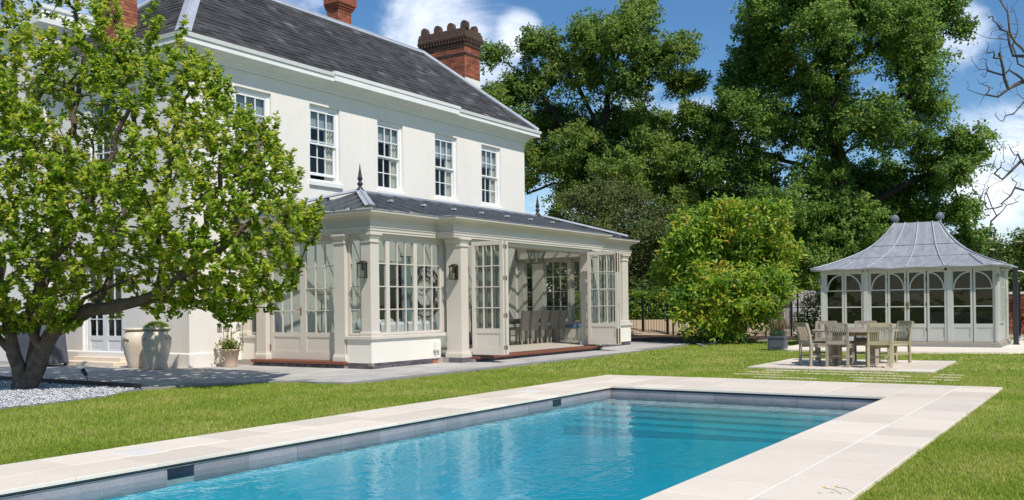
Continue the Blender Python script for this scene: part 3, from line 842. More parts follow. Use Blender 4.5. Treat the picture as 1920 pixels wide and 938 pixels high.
leadstrip((RX0, RYm, RZ), (RX1, RYm, RZ), .15, nF, nB)
mb.build('lead_flashing', 'leadlt', roof)

# brick chimneys, laid brick by brick on the two faces in view
BL, BH = .232, .079
mbx, mby = MB().bbox((.005, -.012, .005), (BL - .005, .05, BH - .005), .006).mesh('brick', 'brick'), MB().bbox((-.012, .005, .005), (.05, BL - .005, BH - .005), .006).mesh('brick', 'brick')
mbx2, mby2 = [MB().bbox((.005, -.012, .005), (BL / 2 - .005, .05, BH - .005), .006).mesh('brick', 'brick'), MB().bbox((-.012, .005, .005), (.05, BL / 2 - .005, BH - .005), .006).mesh('brick', 'brick')]
loose = []
def stack(x0, x1, y0, y1, z0, z1, limit, front_from=None, out=0):
    """returns the chimney core with bricks on its -X and -Y faces"""
    core = MB().box((x0, y0, z0), (x1, y1, z1)).build('chimney', 'mortar', house)
    lst = []
    nz = int((z1 - z0) / BH)
    for r in range(nz):
        z = z0 + r * BH
        for ax, a0, a1 in (('x', x0, x1), ('y', y0, y1)):
            if ax == 'x' and front_from and z < front_from: continue
            a = a0; first = (r % 2 == (0 if ax == 'x' else 1))
            while a < a1 - .06:
                w = BL / 2 if first else BL
                first = False
                if a + w > a1 + .03: w = BL / 2
                lst.append((ax, a, z, w)); a += w
    for i, (ax, a, z, w) in enumerate(sorted(lst, key=lambda q: -q[2])):
        me = {('x', 1): mbx, ('x', 0): mbx2, ('y', 1): mby, ('y', 0): mby2}[(ax, 1 if w > .15 else 0)]
        p = (a, y0, z) if ax == 'x' else (x0, a, z)
        if i < limit: inst('brick', me, Matrix.Translation(p), core)
        else: loose.append((core, me, p))
    return core
def band(core, x0, x1, y0, y1, prof, mt='brickdk', name='brick_band'):
    MB().sweep([(x0, y1), (x0, y0), (x1, y0), (x1, y1), (x0, y1)], prof).build(name, mt, core)
# right-hand stack
A0, A1, B0, B1 = 27.8, 28.72, 19.81, 21.86
c3 = stack(A0, A1, B0, B1, 8.20, 10.68, 205, front_from=9.50)
band(c3, A0, A1, B0, B1, [(.0, 10.34), (.035, 10.345), (.045, 10.42), (.0, 10.45)])
band(c3, A0, A1, B0, B1, [(0, 10.66), (.05, 10.67), (.06, 10.76), (.03, 10.762), (.03, 10.93), (.11, 10.935), (.12, 11.02), (.09, 11.05), (.08, 11.20), (.05, 11.21), (.04, 11.30), (-.45, 11.31)])
mb = MB()
k = 0
while B0 + k * .135 < B1 + .03:
    y = B0 - .05 + k * .135; mb.box((A0 - .105, y, 10.80), (A0 - .02, y + .065, 10.934)); k += 1
k = 0
while A0 + k * .135 < A1:
    x = A0 - .02 + k * .135; mb.box((x, B0 - .105, 10.80), (x + .065, B0 - .02, 10.934)); k += 1
mb.build('dentil_course', 'brickdk', c3)
for i, y in enumerate((B0 + .02, B0 + .62, B0 + 1.22, B0 + 1.82)):
    mb = MB(); P = [(-.15, 0), (.15, 0), (.15, .12)] + [(.15 * math.cos(t), .12 + .16 * math.sin(t)) for t in [math.pi * q / 8 for q in range(1, 8)]] + [(-.15, .12)]
    M = Mx((A0 - .03, y, 11.28), (0, -1, 0))
    mb.add([(p[0], 0, p[1]) for p in P] + [(p[0], .16, p[1]) for p in P], [tuple(range(len(P))), tuple(reversed(range(len(P), 2 * len(P))))] + [(q, (q + 1) % len(P) , (q + 1) % len(P) + len(P), q + len(P)) for q in range(len(P))], M).build('cap_stone', 'brickdk', c3)
P = [(-.15, 0), (.15, 0), (.15, .12)] + [(.15 * math.cos(t), .12 + .16 * math.sin(t)) for t in [math.pi * q / 8 for q in range(1, 8)]] + [(-.15, .12)]
M = Mx((A1 - .25, B0 - .03, 11.22), (1, 0, 0))
MB().add([(p[0], 0, p[1]) for p in P] + [(p[0], .16, p[1]) for p in P], [tuple(range(len(P))), tuple(reversed(range(len(P), 2 * len(P))))] + [(q, (q + 1) % len(P), (q + 1) % len(P) + len(P), q + len(P)) for q in range(len(P))], M).build('cap_stone', 'brickdk', c3)
MB().box((A0 + .003, B0 - .016, 7.0), (A1 + .02, B0 + .3, 9.52)).build('rendered_base', 'render', c3)
MB().box((A0, B0 + .31, 5.0), (A1, B1, 8.2)).build('stack_base', 'render', c3)
# middle stack behind the ridge
c2 = stack(22.13, 22.72, 20.6, 21.12, 9.2, 10.80, 55)
band(c2, 22.13, 22.72, 20.6, 21.12, [(0, 10.16), (.05, 10.17), (.05, 10.24), (0, 10.27)])
band(c2, 22.13, 22.72, 20.6, 21.12, [(0, 10.68), (.04, 10.69), (.04, 10.76), (.08, 10.765), (.08, 10.84), (.12, 10.845), (.12, 11.1), (-.28, 11.12)], 'brick')
# stack at the left end
c1 = stack(13.55, 13.98, 19.4, 20.15, 7.1, 9.9, 40)
MB().sweep([(13.55, 20.15), (13.55, 19.4), (13.98, 19.4), (13.98, 20.15)], [(0, 9.9), (.08, 9.92), (.08, 10.2), (-.2, 10.2)]).build('brick_band', 'brickdk', c1)
for core in (c1, c2, c3):
    mb = MB()
    for c_, me, p in loose:
        if c_ == core: mb.add([v.co[:] for v in me.vertices], [tuple(q.vertices) for q in me.polygons], Matrix.Translation(p))
    if mb.v: mb.build('brickwork', leafmat('brick_field', ((0, (.20, .06, .045)), (.5, (.34, .11, .06)), (1, (.44, .20, .12))), 0., .9), core, kind='stuff')
# rear wing behind the tree
MB().box((13.62, HYB + .02, 0), (16.5, 29, 8.35)).build('rear_wing_wall', 'render', house)
MB().sweep([(13.62, 29), (13.62, HYB + .02), (16.5, HYB + .02)], [(0, 8.3), (.06, 8.31), (.1, 8.4), (.22, 8.45), (.22, 8.6), (.06, 8.62), (.06, 8.85), (.1, 8.86), (.1, 8.95), (-.3, 8.96)]).build('rear_wing_cornice', 'cornice', house)
t = thing('roof_urn', 'dark brown urn finial on the far left parapet, seen through leaves', 'finial', (13.8, 24.5, 8.95))
MB().lathe([(.10, 0), (.10, .06), (.05, .1), (.05, .16), (.15, .28), (.17, .4), (.12, .5), (.06, .55), (.02, .64)], (13.8, 24.5, 8.955), 12).build('urn_body', 'barkd', t, True)
t = thing('eaves_floodlight', 'black floodlight under the white cornice at the house corner', 'floodlight', (13.6, 18.8, 6.75))
MB().tube([(13.75, 18.8, 6.8), (13.62, 18.8, 6.84), (13.54, 18.82, 6.8)], .03, 8).build('bracket', 'darkpl', t)
MB().lathe([(.03, .12), (.1, .08), (.13, 0), (.12, -.06), (.02, -.07)], (0, 0, 0), 14, Matrix.Translation((13.48, 18.8, 6.76)) @ Matrix.Rotation(.5, 4, 'Y')).build('lamp_head', 'darkpl', t, True)

# ------------------------------------------------------------------ conservatory
KX0, KX1, KY, KYB = 15.09, 27.5, 13.24, HY - .003
QX0, QX1, QY = 17.38, 24.62, 12.76                    # projecting centre bay
cons = thing('conservatory', 'warm grey painted conservatory with glazed hipped lead roof and open folding doors', 'conservatory', (KX0, KY, 0))
# brick base, one brick at a time
cm = MB().box((KX0 + .015, KY + .015, -.02), (QX0 + .2, KYB, .112)).box((24.3, KY + .015, -.02), (KX1 - .015, KYB, .112)).box((QX0 + .2, 12.72, -.02), (24.3, KYB, .112)).build('brick_base', 'bmort', cons)
b1m = MB().bbox((.007, 0, .006), (.211, .05, .064), .004).mesh('brick', 'bluebrick'); b2m = MB().bbox((0, .007, .006), (.05, .211, .064), .004).mesh('brick', 'bluebrick')
b3m = MB().bbox((.004, 0, .004), (.214, .05, .05), .004).mesh('brick', 'bluebrick'); b4m = MB().bbox((0, .004, .004), (.05, .214, .05), .004).mesh('brick', 'bluebrick')
def course(a, b, fixed, ax, off=0):
    n = int((b - a) / .218)
    for r, me in enumerate((b1m, b3m) if ax == 'x' else (b2m, b4m)):
        for k in range(n + 1):
            p = a + k * .218 - (.109 if r else 0) + off
            if p < a - .001 or p + .218 > b + .02: continue
            inst('brick', me, Matrix.Translation((p, fixed, r * .07) if ax == 'x' else (fixed, p, r * .07)), cm)
course(KX0, QX0, KY, 'x'); course(24.65, KX1, KY, 'x'); course(KY, 14.0, KX0, 'y'); course(16.75, KYB, KX0 + .1, 'y')
rb = mat('orange_brick', (.45, .16, .08), None, .9, 8)
MB().bbox((17.18, KY - .004, .004), (17.37, KY + .05, .07), .004).build('red_brick', rb, cm, label='single orange brick at the end of the dark course')
# white plinth walls
PZ0, PZ1 = .118, .62
for a, b in (((KX0, KY, PZ0), (QX0 + .1, KY + .25, PZ1)), ((KX0, KY + .25, PZ0), (KX0 + .25, 13.93, PZ1)), ((KX0 + .12, 16.73, PZ0), (KX0 + .37, KYB, PZ1)), ((24.5, KY, PZ0), (KX1, KY + .25, PZ1)), ((KX1 - .25, KY + .25, PZ0), (KX1, KYB, PZ1))):
    MB().box(a, b).build('plinth_wall', 'render2', cons)
for a, b in (((KX0 - .05, KY - .05, PZ1 + .002), (QX0 + .25, KY + .26, .69)), ((KX0 - .05, KY + .262, PZ1 + .002), (KX0 + .26, 13.93, .69)), ((KX0 + .07, 16.74, PZ1 + .002), (KX0 + .38, KYB, .69)), ((24.65, KY - .05, PZ1 + .002), (KX1 + .05, KY + .26, .69)), ((KX1 - .26, KY + .262, PZ1 + .002), (KX1 + .05, KYB, .69))):
    MB().bbox(a, b, .012).build('sill', 'taupe', cons)
def pilaster(x0, x1, y0, y1, z0, z1, base=.16):
    s = MB().box((x0 + .012, y0 + .012, z0), (x1 - .012, y1 - .012, z1)).build('pilaster', 'taupe', cons)
    pth = [(x0, y1), (x0, y0), (x1, y0), (x1, y1), (x0, y1)]
    MB().sweep(pth, [(-.02, z0), (.035, z0), (.035, z0 + base * .55), (.022, z0 + base * .6), (.022, z0 + base * .72), (.008, z0 + base * .8), (.004, z0 + base), (-.02, z0 + base)]).build('base_moulding', 'taupe', s)
    MB().sweep(pth, [(-.02, z1 - .20), (.012, z1 - .20), (.016, z1 - .175), (-.004, z1 - .17), (-.004, z1 - .11), (.012, z1 - .10), (.03, z1 - .05), (.05, z1 - .04), (.05, z1), (-.02, z1)]).build('capital', 'taupe', s)
    return s
EN0 = 2.86
pilaster(KX0 + .015, KX0 + .30, KY + .015, KY + .30, .69, EN0, .1)
pilaster(KX0 - .03, KX0 + .22, 13.95, 14.28, .15, EN0)
pilaster(KX0 - .0, KX0 + .22, 16.40, 16.72, .15, EN0)
pilaster(KX0 + .10, KX0 + .35, KYB - .22, KYB, .69, EN0, .1)
pilaster(QX0 + .24, QX0 + .55, QY - .02, QY + .42, .115, EN0)
pilaster(24.08, 24.40, QY - .02, QY + .42, .115, EN0)
pilaster(27.0, 27.42, KY + .015, KY + .30, .69, EN0, .1)
MB().box((QX0 + .18, QY - .06, -.01), (QX0 + .6, QY + .3, .112)).box((24.03, QY - .06, -.01), (24.46, QY + .3, .112)).build('pier_footing', 'bluebrick', cons)
# fixed windows
fm = MB()
def fixed(M, ws, h, rows, head=.0):
    x = 0
    for w, cols in ws:
        glazed(cons, 'window', M @ Matrix.Translation((x, 0, 0)), w - .004, h, cols, rows, .055, .06, .055, pm='taupe', gm='cglass', t=.06)
        x += w
fixed(Mx((KX0 + .32, KY + .09, .70), (1, 0, 0)), ((.345, 1), (.95, 3), (.95, 3)), 2.08, 4)
MB().box((KX0 + .3, KY + .07, 2.782), (QX0 + .3, KY + .2, EN0 + .05)).box((17.655, KY + .06, .692), (17.93, KY + .2, 2.781)).build('head_frame', 'taupe', cons)
fixed(Mx((KX0 + .09, 13.945, .70), (0, -1, 0)), ((.39, 1),), 2.08, 4)
fixed(Mx((KX0 + .2, KYB - .22, .70), (0, -1, 0)), ((.40, 1),), 2.08, 4)
MB().box((KX0 + .07, 13.55, 2.782), (KX0 + .2, 13.95, EN0 + .05)).box((KX0 + .19, 16.72, 2.782), (KX0 + .3, KYB - .22, EN0 + .05)).build('head_frame', 'taupe', cons)
fixed(Mx((24.66, KY + .09, .70), (1, 0, 0)), ((.78, 3), (.78, 3), (.76, 3)), 2.08, 4)
MB().box((24.4, KY + .07, 2.782), (KX1 - .2, KY + .2, EN0 + .05)).build('head_frame', 'taupe', cons)
for y0, y1, nc in ((13.50, 13.82, 1), (13.95, 14.85, 3), (14.95, 15.27, 1), (15.40, 16.34, 3), (16.76, 17.10, 1)):
    fixed(Mx((KX1 - .09, y0, .70), (0, 1, 0)), ((y1 - y0 + .004, nc),), 2.08, 4)
for y0, y1 in ((13.36, 13.498), (13.822, 13.948), (14.852, 14.948), (15.272, 15.398), (16.342, 16.758), (17.102, KYB)):
    MB().box((KX1 - .22, y0, .695), (KX1 - .05, y1, 2.78)).build('end_post', 'taupe', cons)
MB().box((KX1 - .2, KY + .3, 2.785), (KX1 - .07, KYB, 2.92)).build('end_frame', 'taupe', cons)
dw = MB().box((19.2, KYB - .05, .15), (19.3, KYB - .001, 2.6)).box((21.2, KYB - .05, .15), (21.3, KYB - .001, 2.6)).box((19.3, KYB - .0495, 2.5), (21.2, KYB - .001, 2.6)).build('added_doorway', 'taupe', cons)  # doorway added on the unbroken wall to darken the view inside
MB().box((19.3, KYB - .012, .15), (21.2, KYB - .002, 2.5)).build('doorway_shade_panel', 'dark2', dw)  # dark panel paints the shade of a room behind
for x0, x1 in ((23.2, 24.4), (24.6, 25.8), (26.0, 27.1)):
    MB().bbox((x0, KYB - .03, .3), (x1, KYB - .001, 2.6), .01).build('wall_panel', 'taupe', cons)
# hinged and folding doors
def hinge(parent, M, z):
    MB().box((-.012, -.012, z), (.012, .012, z + .12), M).tube([M @ Vector((0, -.008, z - .012)), M @ Vector((0, -.008, z + .132))], .008, 6).build('hinge', 'brass', parent)
def door(M, w, h, rows=4, hl=None, hinges=None, cols=3):
    d = glazed(cons, 'door', M, w, h, cols, rows, .085, .09, .17, panel=.50, pm='taupe', gm='cglass', t=.055)
    if hl is not None:
        MB().box((hl - .018, -.008, .98), (hl + .018, .0, 1.16), M).tube([M @ Vector((hl, -.005, 1.1)), M @ Vector((hl, -.05, 1.1)), M @ Vector((hl - .11, -.05, 1.095))], .009, 6).build('handle', 'brass', d)
    if hinges is not None:
        for z in (.2, 1.05, 1.6, 2.2): hinge(d, M @ Matrix.Translation((hinges, 0, 0)), z)
    return d
dh = 2.62
MD = Mx((KX0 + .14, 16.385, .155), (0, -1, 0))
d1 = door(MD, 1.03, dh, hl=.97, hinges=.0); d2 = door(MD @ Matrix.Translation((1.035, 0, 0)), 1.03, dh, hinges=1.03)
for d, q in ((d1, .5), (d2, 1.55)): MB().box((q - .012, -.008, .60), (q + .012, 0.0, .635), MD).build('vent_lock', 'bronze', d)
MB().box((KX0 + .12, 14.28, 2.782), (KX0 + .25, 16.40, EN0 + .05)).build('head_frame', 'taupe', cons)
MB().bbox((KX0 - .12, 13.92, .085), (KX0 + .3, 16.76, .15), .012).build('door_step', 'hardwood', cons)
stp = MB().box((KX0 - .06, 13.95, -.01), (KX0 + .2, 16.74, .084)).build('step_riser', 'tjoint', cons)
for k in range(12): inst('brick', b2m, Matrix.Translation((KX0 - .09, 13.95 + k * .23, .005)), stp)
# left stack of folded leaves stands square to the front, right stack likewise
for x, ys, sg in ((17.955, 12.68, 1), (18.085, 12.68, 1)):
    d = door(Mx((x, ys, .175), (0, -1, 0)), .86, 2.60)
    for z in (.12, .85, 1.7, 2.42):
        MB().tube([(x + (.06 if x < 18 else -.004), 11.812, .175 + z), (x + (.06 if x < 18 else -.004), 11.812, .27 + z)], .007, 6).box((x + .015, 11.816, .175 + z), (x + .04, 11.8195, .27 + z)).build('hinge', 'brass', d)
MB().box((18.142, 11.83, .18), (18.2, 12.68, 2.77)).build('folded_leaf_edge', 'taupe', cons)
for x in (23.70, 23.83):
    d = door(Mx((x, 12.74, .175), (0, -1, 0)), .94, 2.60, hl=.9 if x > 23.8 else None)
    MB().box((x - .004, 11.802, .20), (x + .03, 11.85, .62)).box((x - .004, 11.802, 2.2), (x + .03, 11.85, 2.72)).build('edge_bolt', 'brass', d)
MB().bbox((17.95, 12.48, .07), (24.08, 12.95, .125), .012).build('threshold', 'hardwood', cons)
thr = MB().box((17.9, 12.60, -.01), (24.1, 12.9, .069)).build('threshold_riser', 'tjoint', cons)
for k in range(27): inst('brick', b1m, Matrix.Translation((17.96 + k * .226, 12.565, .0)), thr)
MB().box((QX0 + .55, QY + .06, 2.775), (24.08, QY + .3, 2.858)).build('opening_head', 'taupe', cons)
# floor, laid in slabs
fl = MB().box((KX0 + .3, KY + .3, .113), (KX1 - .25, KYB - .002, .145)).box((17.95, 12.955, .113), (24.08, KY + .3, .145)).build('floor', 'cjoint', cons)
FM = MB().bbox((.004, .004, 0), (.796, .596, .013), .002).mesh('floor_slab', 'floor')
y = 12.96
while y + .6 < KYB:
    x = KX0 + .35
    while x + .8 < KX1 - .25:
        if y > KY + .3 or (18.0 < x and x + .8 < 24.05): inst('floor_slab', FM, Matrix.Translation((x, y, .143)), fl)
        x += .8
    y += .6
# entablature
path = [(KX0, KYB), (KX0, KY), (QX0, KY), (QX0, QY), (QX1, QY), (QX1, KY), (KX1, KY), (KX1, KYB)]
MB().sweep(path, [(-.36, EN0), (.02, EN0), (.02, 2.905), (.035, 2.91), (.035, 2.955), (.055, 2.975), (.055, 2.988), (.0, 2.992), (.0, 3.135), (.018, 3.14), (.02, 3.165), (.06, 3.175), (.065, 3.20), (.15, 3.215), (.20, 3.25), (.235, 3.27), (.24, 3.305), (.22, 3.31), (-.35, 3.312)]).build('entablature', 'taupe', cons)
MB().sweep(path, [(-.45, 3.42), (.05, 3.345), (.248, 3.326), (.25, 3.313), (.22, 3.3125)]).build('lead_gutter', 'lead', cons)
MB().sweep([(KX0 + .30, KYB), (KX0 + .30, KY + .30), (KX1 - .30, KY + .30), (KX1 - .30, KYB)], [(-.05, 2.80), (0, 2.80), (0, 3.36), (-.05, 3.36)]).build('inner_fascia', 'taupe', cons)
# glazed roof
GX0, GX1, GY0, GY1, GZ0, GZ1 = KX0 + .12, KX1 - .12, KY + .10, KYB, 3.40, 4.02
GR0, GR1, GRY = 17.1, 25.25, 15.3
croof = MB().tube([(GR0, GRY, GZ1 + .03), (GR1, GRY, GZ1 + .03)], .05, 8).build('roof_ridge', 'lead', cons)
bars = MB(); nrm = Vector((0, -(GZ1 - GZ0), GRY - GY0)).normalized()
xs = [GX0 + .62 * i for i in range(1, 20)] + [GX1]
px_ = GX0
def zf(y): return GZ0 + (GZ1 - GZ0) * (y - GY0) / (GRY - GY0)
def ytop(x):
    if x < GR0: return GY0 + (GRY - GY0) * (x - GX0) / (GR0 - GX0)
    if x > GR1: return GY0 + (GRY - GY0) * (GX1 - x) / (GX1 - GR1)
    return GRY
for i, x in enumerate(xs):
    pts = [(px_, GY0), (x, GY0), (x, ytop(x))] + ([(GR0, GRY)] if px_ < GR0 < x else []) + ([(GR1, GRY)] if px_ < GR1 < x else []) + [(px_, ytop(px_))]
    e = rnd.uniform(-.006, .006)
    MB().add([(a, b, zf(b) + (e if j % 2 else -e)) for j, (a, b) in enumerate(pts)], [tuple(range(len(pts)))]).build('roof_pane', 'rglass', croof)
    if x < GX1 - .01:
        MB().bar((x, GY0 - .06, zf(GY0 - .06) + .02), (x, ytop(x), zf(ytop(x)) + .02), .045, .06).build('glazing_bar', 'leaddk', croof)
        if i % 2 == 0 and ytop(x) > GRY - .1:
            MB().box((x - .05, GY0 + .95, zf(GY0 + .95) + .045), (x + .05, GY0 + 1.05, zf(GY0 + 1.05) + .06)).build('bar_clip', 'leadlt', croof)
    px_ = x
def zl(x): return GZ0 + (GZ1 - GZ0) * (x - GX0) / (GR0 - GX0)
ys = [GY0 + .5 * i for i in range(1, 8)] + [GY1]
py_ = GY0
def xtop(y): return GX0 + (GR0 - GX0) * ((y - GY0) / (GRY - GY0) if y < GRY else (GY1 - y) / (GY1 - GRY))
for y in ys:
    for sgn in (0, 1):
        fx = (lambda q: q) if sgn == 0 else (lambda q: GX0 + GX1 - q)
        pts = [(GX0, py_), (xtop(py_), py_)] + ([(GR0, GRY)] if py_ < GRY < y else []) + [(xtop(y), y), (GX0, y)]
        MB().add([(fx(a), b, zl(a)) for a, b in pts], [tuple(range(len(pts)))]).build('roof_pane', 'rglass', croof)
        if y < GY1 - .01: MB().bar((fx(GX0 - .05), y, zl(GX0 - .05) + .02), (fx(xtop(y)), y, zl(xtop(y)) + .02), .045, .06).build('glazing_bar', 'leaddk', croof)
    py_ = y
MB().add([(GX0, GY1, GZ0), (GX1, GY1, GZ0), (GR1, GRY, GZ1), (GR0, GRY, GZ1)], [(3, 2, 1, 0)]).build('roof_pane', 'rglass', croof)
for sx, gx, gr in ((1, GX0, GR0), (-1, GX1, GR1)):
    for gy in (GY0, GY1):
        mb = MB()
        p, q = Vector((gx - .06 * sx, gy + (-.06 if gy == GY0 else .0), GZ0)), Vector((gr, GRY, GZ1 + .03))
        d = (q - p).normalized(); s = d.cross(Vector((0, 0, 1))).normalized()
        mb.add([p - s * .11 + Vector((0, 0, .03)), p + Vector((0, 0, .065)), p + s * .11 + Vector((0, 0, .03)), q - s * .11 + Vector((0, 0, .03)), q + Vector((0, 0, .065)), q + s * .11 + Vector((0, 0, .03))], [(0, 1, 4, 3), (1, 2, 5, 4)])
        mb.tube([p + Vector((0, 0, .07)), q + Vector((0, 0, .07))], .025, 6)
        mb.build('hip_flashing', 'leadlt', croof)
for gx in (GR0, GR1):
    MB().lathe([(.10, 0), (.115, .03), (.075, .06), (.075, .08), (.055, .10), (.03, .13), (.055, .155), (.075, .19), (.055, .225), (.028, .245), (.042, .265), (.045, .28), (.068, .30), (.05, .36), (.028, .50), (.004, .68)], (gx, GRY, GZ1 + .03), 12).build('finial', 'bpost', croof, True)
# painted rafters seen from inside
mb = MB()
for x in xs[:-1]:
    if GR0 < x < GR1: mb.bar((x, GY0 + .05, GZ0 - .05), (x, GRY, GZ1 - .05), .03, .05).bar((x, GY1, GZ0 - .05), (x, GRY, GZ1 - .05), .03, .05)
mb.build('rafters', 'taupe', croof)
t = thing('meter_box', 'small white box fixed to the plinth left of the folding doors', 'meter box', (17.25, KY, .3))
MB().bbox((17.18, KY - .09, .30), (17.37, KY - .001, .49), .008).build('lid', 'plast', t)
MB().tube([(17.26, KY - .05, .3), (17.26, KY - .04, .12), (17.25, KY + .02, .10)], .012, 6).build('conduit', 'plast', t)
# wall lanterns
def wall_lantern(M, label):
    t = thing('wall_lantern', label, 'wall lantern', M.translation, 'lanterns on the conservatory columns')
    MB().box((-.055, -.02, -.02), (.055, 0, .32), M).build('back_plate', 'bronze', t)
    mb = MB()
    w, d0, d1, h = .075, -.17, -.022, .27
    for x in (-w, w - .012):
        for y in (d0, d1 - .012): mb.box((x, y, 0), (x + .012, y + .012, h), M)
    mb.box((-w - .005, d0 - .005, -.014), (w + .005, d1 + .002, 0), M).box((-w - .006, d0 - .006, h), (w + .006, d1 + .002, h + .012), M)
    mb.add([(-w - .02, d0 - .02, h + .012), (w + .02, d0 - .02, h + .012), (w + .02, d1, h + .012), (-w - .02, d1, h + .012), (-.03, -.11, h + .07), (.03, -.11, h + .07), (.03, d1, h + .07), (-.03, d1, h + .07)], [(0, 1, 5, 4), (1, 2, 6, 5), (3, 0, 4, 7), (4, 5, 6, 7), (2, 3, 7, 6)], M)
    mb.build('lantern_frame', 'bronze', t)
    a, b = w - .006, d0 + .006
    MB().add([(-a, b, 0), (a, b, 0), (a, b, h), (-a, b, h)], [(0, 1, 2, 3)], M).add([(-a, b, 0), (-a, d1, 0), (-a, d1, h), (-a, b, h)], [(0, 1, 2, 3)], M).add([(a, b, 0), (a, d1, 0), (a, d1, h), (a, b, h)], [(0, 1, 2, 3)], M).build('lantern_glass', 'cglass', t)
    MB().tube([M @ Vector((0, -.09, .0)), M @ Vector((0, -.09, .13))], .018, 8).build('candle_lamp', 'candle', t)
wall_lantern(Mx((KX0 + .018, KY + .16, 1.93), (0, -1, 0)), 'dark bronze box lantern on the left corner column of the conservatory')
wall_lantern(Mx((QX0 + .245, QY + .12, 1.92), (0, -1, 0)), 'dark bronze box lantern on the column beside the folded glass doors')
# ------------------------------------------------------------------ summerhouse
VX, VX1, VY0, VY1 = 28.6, 31.5, 2.88, 7.55
summ = thing('summerhouse', 'pale sage summerhouse with arched glazed doors and swept lead roof', 'summerhouse', (VX, 5.2, 0))
MB().bbox((VX - .10, VY0 - .08, .0), (VX1 + .05, VY1 + .08, .07), .01).build('plinth', 'tjoint', summ)
MB().bbox((VX - .07, VY0 - .05, .071), (VX1 + .02, VY1 + .05, .135), .008).build('base_beam', 'teak', summ)
PB, PT = .14, 2.19
mb = MB()
for y0, y1 in ((VY0, 2.955), (3.985, 4.19), (6.20, 6.37), (7.43, VY1)):
    mb.box((VX, y0, PB), (VX + .09, y1, PT))
mb.box((VX, 2.955, 2.13), (VX + .09, 7.43, PT)).box((VX + .001, VY0, PT), (VX + .089, VY1, 2.24))
mb.build('front_frame', 'sage', summ)
MB().box((VX - .018, VY0 - .006, PB), (VX + .0, VY0 + .055, PT)).box((VX - .018, 4.0, PB), (VX, 4.12, PT)).box((VX - .018, 6.22, PB), (VX, 6.34, PT)).box((VX - .018, VY1 - .07, PB), (VX, VY1 + .006, PT)).build('post_cover', 'sage', summ)
def arched_leaf(y_hi, w, flip, name, hinge_=None):
    """leaf seen from the front: local x runs towards -Y (right in the photo)"""
    M = Mx((VX + .012, y_hi, PB + .004), (0, -1, 0))
    H, st = 1.985, .055
    f = glazed(summ, name, M, w, H, 1, 3, st, .045, .10, panel=.40, bar=.03, t=.055, pm='sage', gm='cglass2')
    z0 = .50 + (H - .045 - .50) * 2 / 3 + .012
    r = w - 2 * st; hh = H - .045 - z0 + .004
    vs = []
    for k in range(13):
        t = math.pi / 2 * k / 12
        for q in (1.0, .92):
            x = r * math.cos(t) * q
            x = (w - st - x) if flip else (st + x)
            for y in (.008, .040): vs.append((x, y, z0 + hh * math.sin(t) * (q if q == 1 else q)))
    fs = []
    for k in range(12):
        a = 4 * k
        fs += [(a, a + 4, a + 6, a + 2), (a + 1, a + 3, a + 7, a + 5), (a, a + 1, a + 5, a + 4), (a + 2, a + 6, a + 7, a + 3)]
    MB().add(vs, fs, M).build('arched_bar', 'sage', f)
    return f, M
MT['cglass2'] = glassmat('summerhouse_glass', (.66, .72, .68), 1.45, .012, .2)
for y_hi, w, fl in ((7.435, .535, 1), (6.885, .53, 0), (6.195, .50, 1), (5.68, .495, 0), (5.165, .50, 1), (4.64, .495, 0), (4.025, .535, 1), (3.47, .53, 0)):
    f, M = arched_leaf(y_hi, w, fl, 'door' if 4.1 < y_hi < 6.3 else 'window')
    if abs(y_hi - 5.165) < .01:
        MB().box((.012, -.01, .90), (.042, .0, 1.12), M).tube([M @ Vector((.027, -.008, 1.04)), M @ Vector((.027, -.05, 1.04)), M @ Vector((.12, -.05, 1.035))], .01, 6).build('handle', 'brass', f)
    if 4.1 < y_hi < 6.3:
        for z in (.3, 1.0, 1.7): MB().box((.488, -.008, z), (.500, 0, z + .09), M).build('hinge', 'iron', f)
mb = MB()
for k in range(4):
    y = 6.2 - .0 * k
# sides, back, floor
def side(y, sg):
    M = Mx((VX + .095, y, PB), (1, 0, 0))
    mb = MB()
    n = 20
    for i in range(n):
        x = i * .14
        if .55 < x < 1.35: continue
        MB().bbox((x, -.012 if sg < 0 else 0, 0), (x + .134, .0 if sg < 0 else .012, 2.05), .004, M).build('board', 'sage', sd)
    return M
sd = MB().box((VX + .09, VY0 + .012, PB), (VX1, VY0 + .03, PT)).build('side_wall', 'sage', summ)
# glazed pair set proud of the solid side wall
for x in (VX + .70, VX + 1.09):
    glazed(summ, 'side_window', Mx((x, VY0 - .035, PB + .5), (1, 0, 0)), .385, 1.5, 1, 3, .045, .045, .05, bar=.03, t=.045, pm='sage', gm='cglass2')
MB().box((VX + .72, VY0 + .008, PB + .54), (VX + 1.45, VY0 + .0115, PB + 1.96)).build('side_shade_panel', 'dark2', summ)  # dark panel paints the interior's shade behind the side panes
side(VY0 + .012, -1)
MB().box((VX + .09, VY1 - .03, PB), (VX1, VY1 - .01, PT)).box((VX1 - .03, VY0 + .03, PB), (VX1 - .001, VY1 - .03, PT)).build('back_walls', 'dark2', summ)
MB().box((VX + .09, VY0 + .03, .10), (VX1 - .03, VY1 - .03, .139)).build('floor', 'dark2', summ)
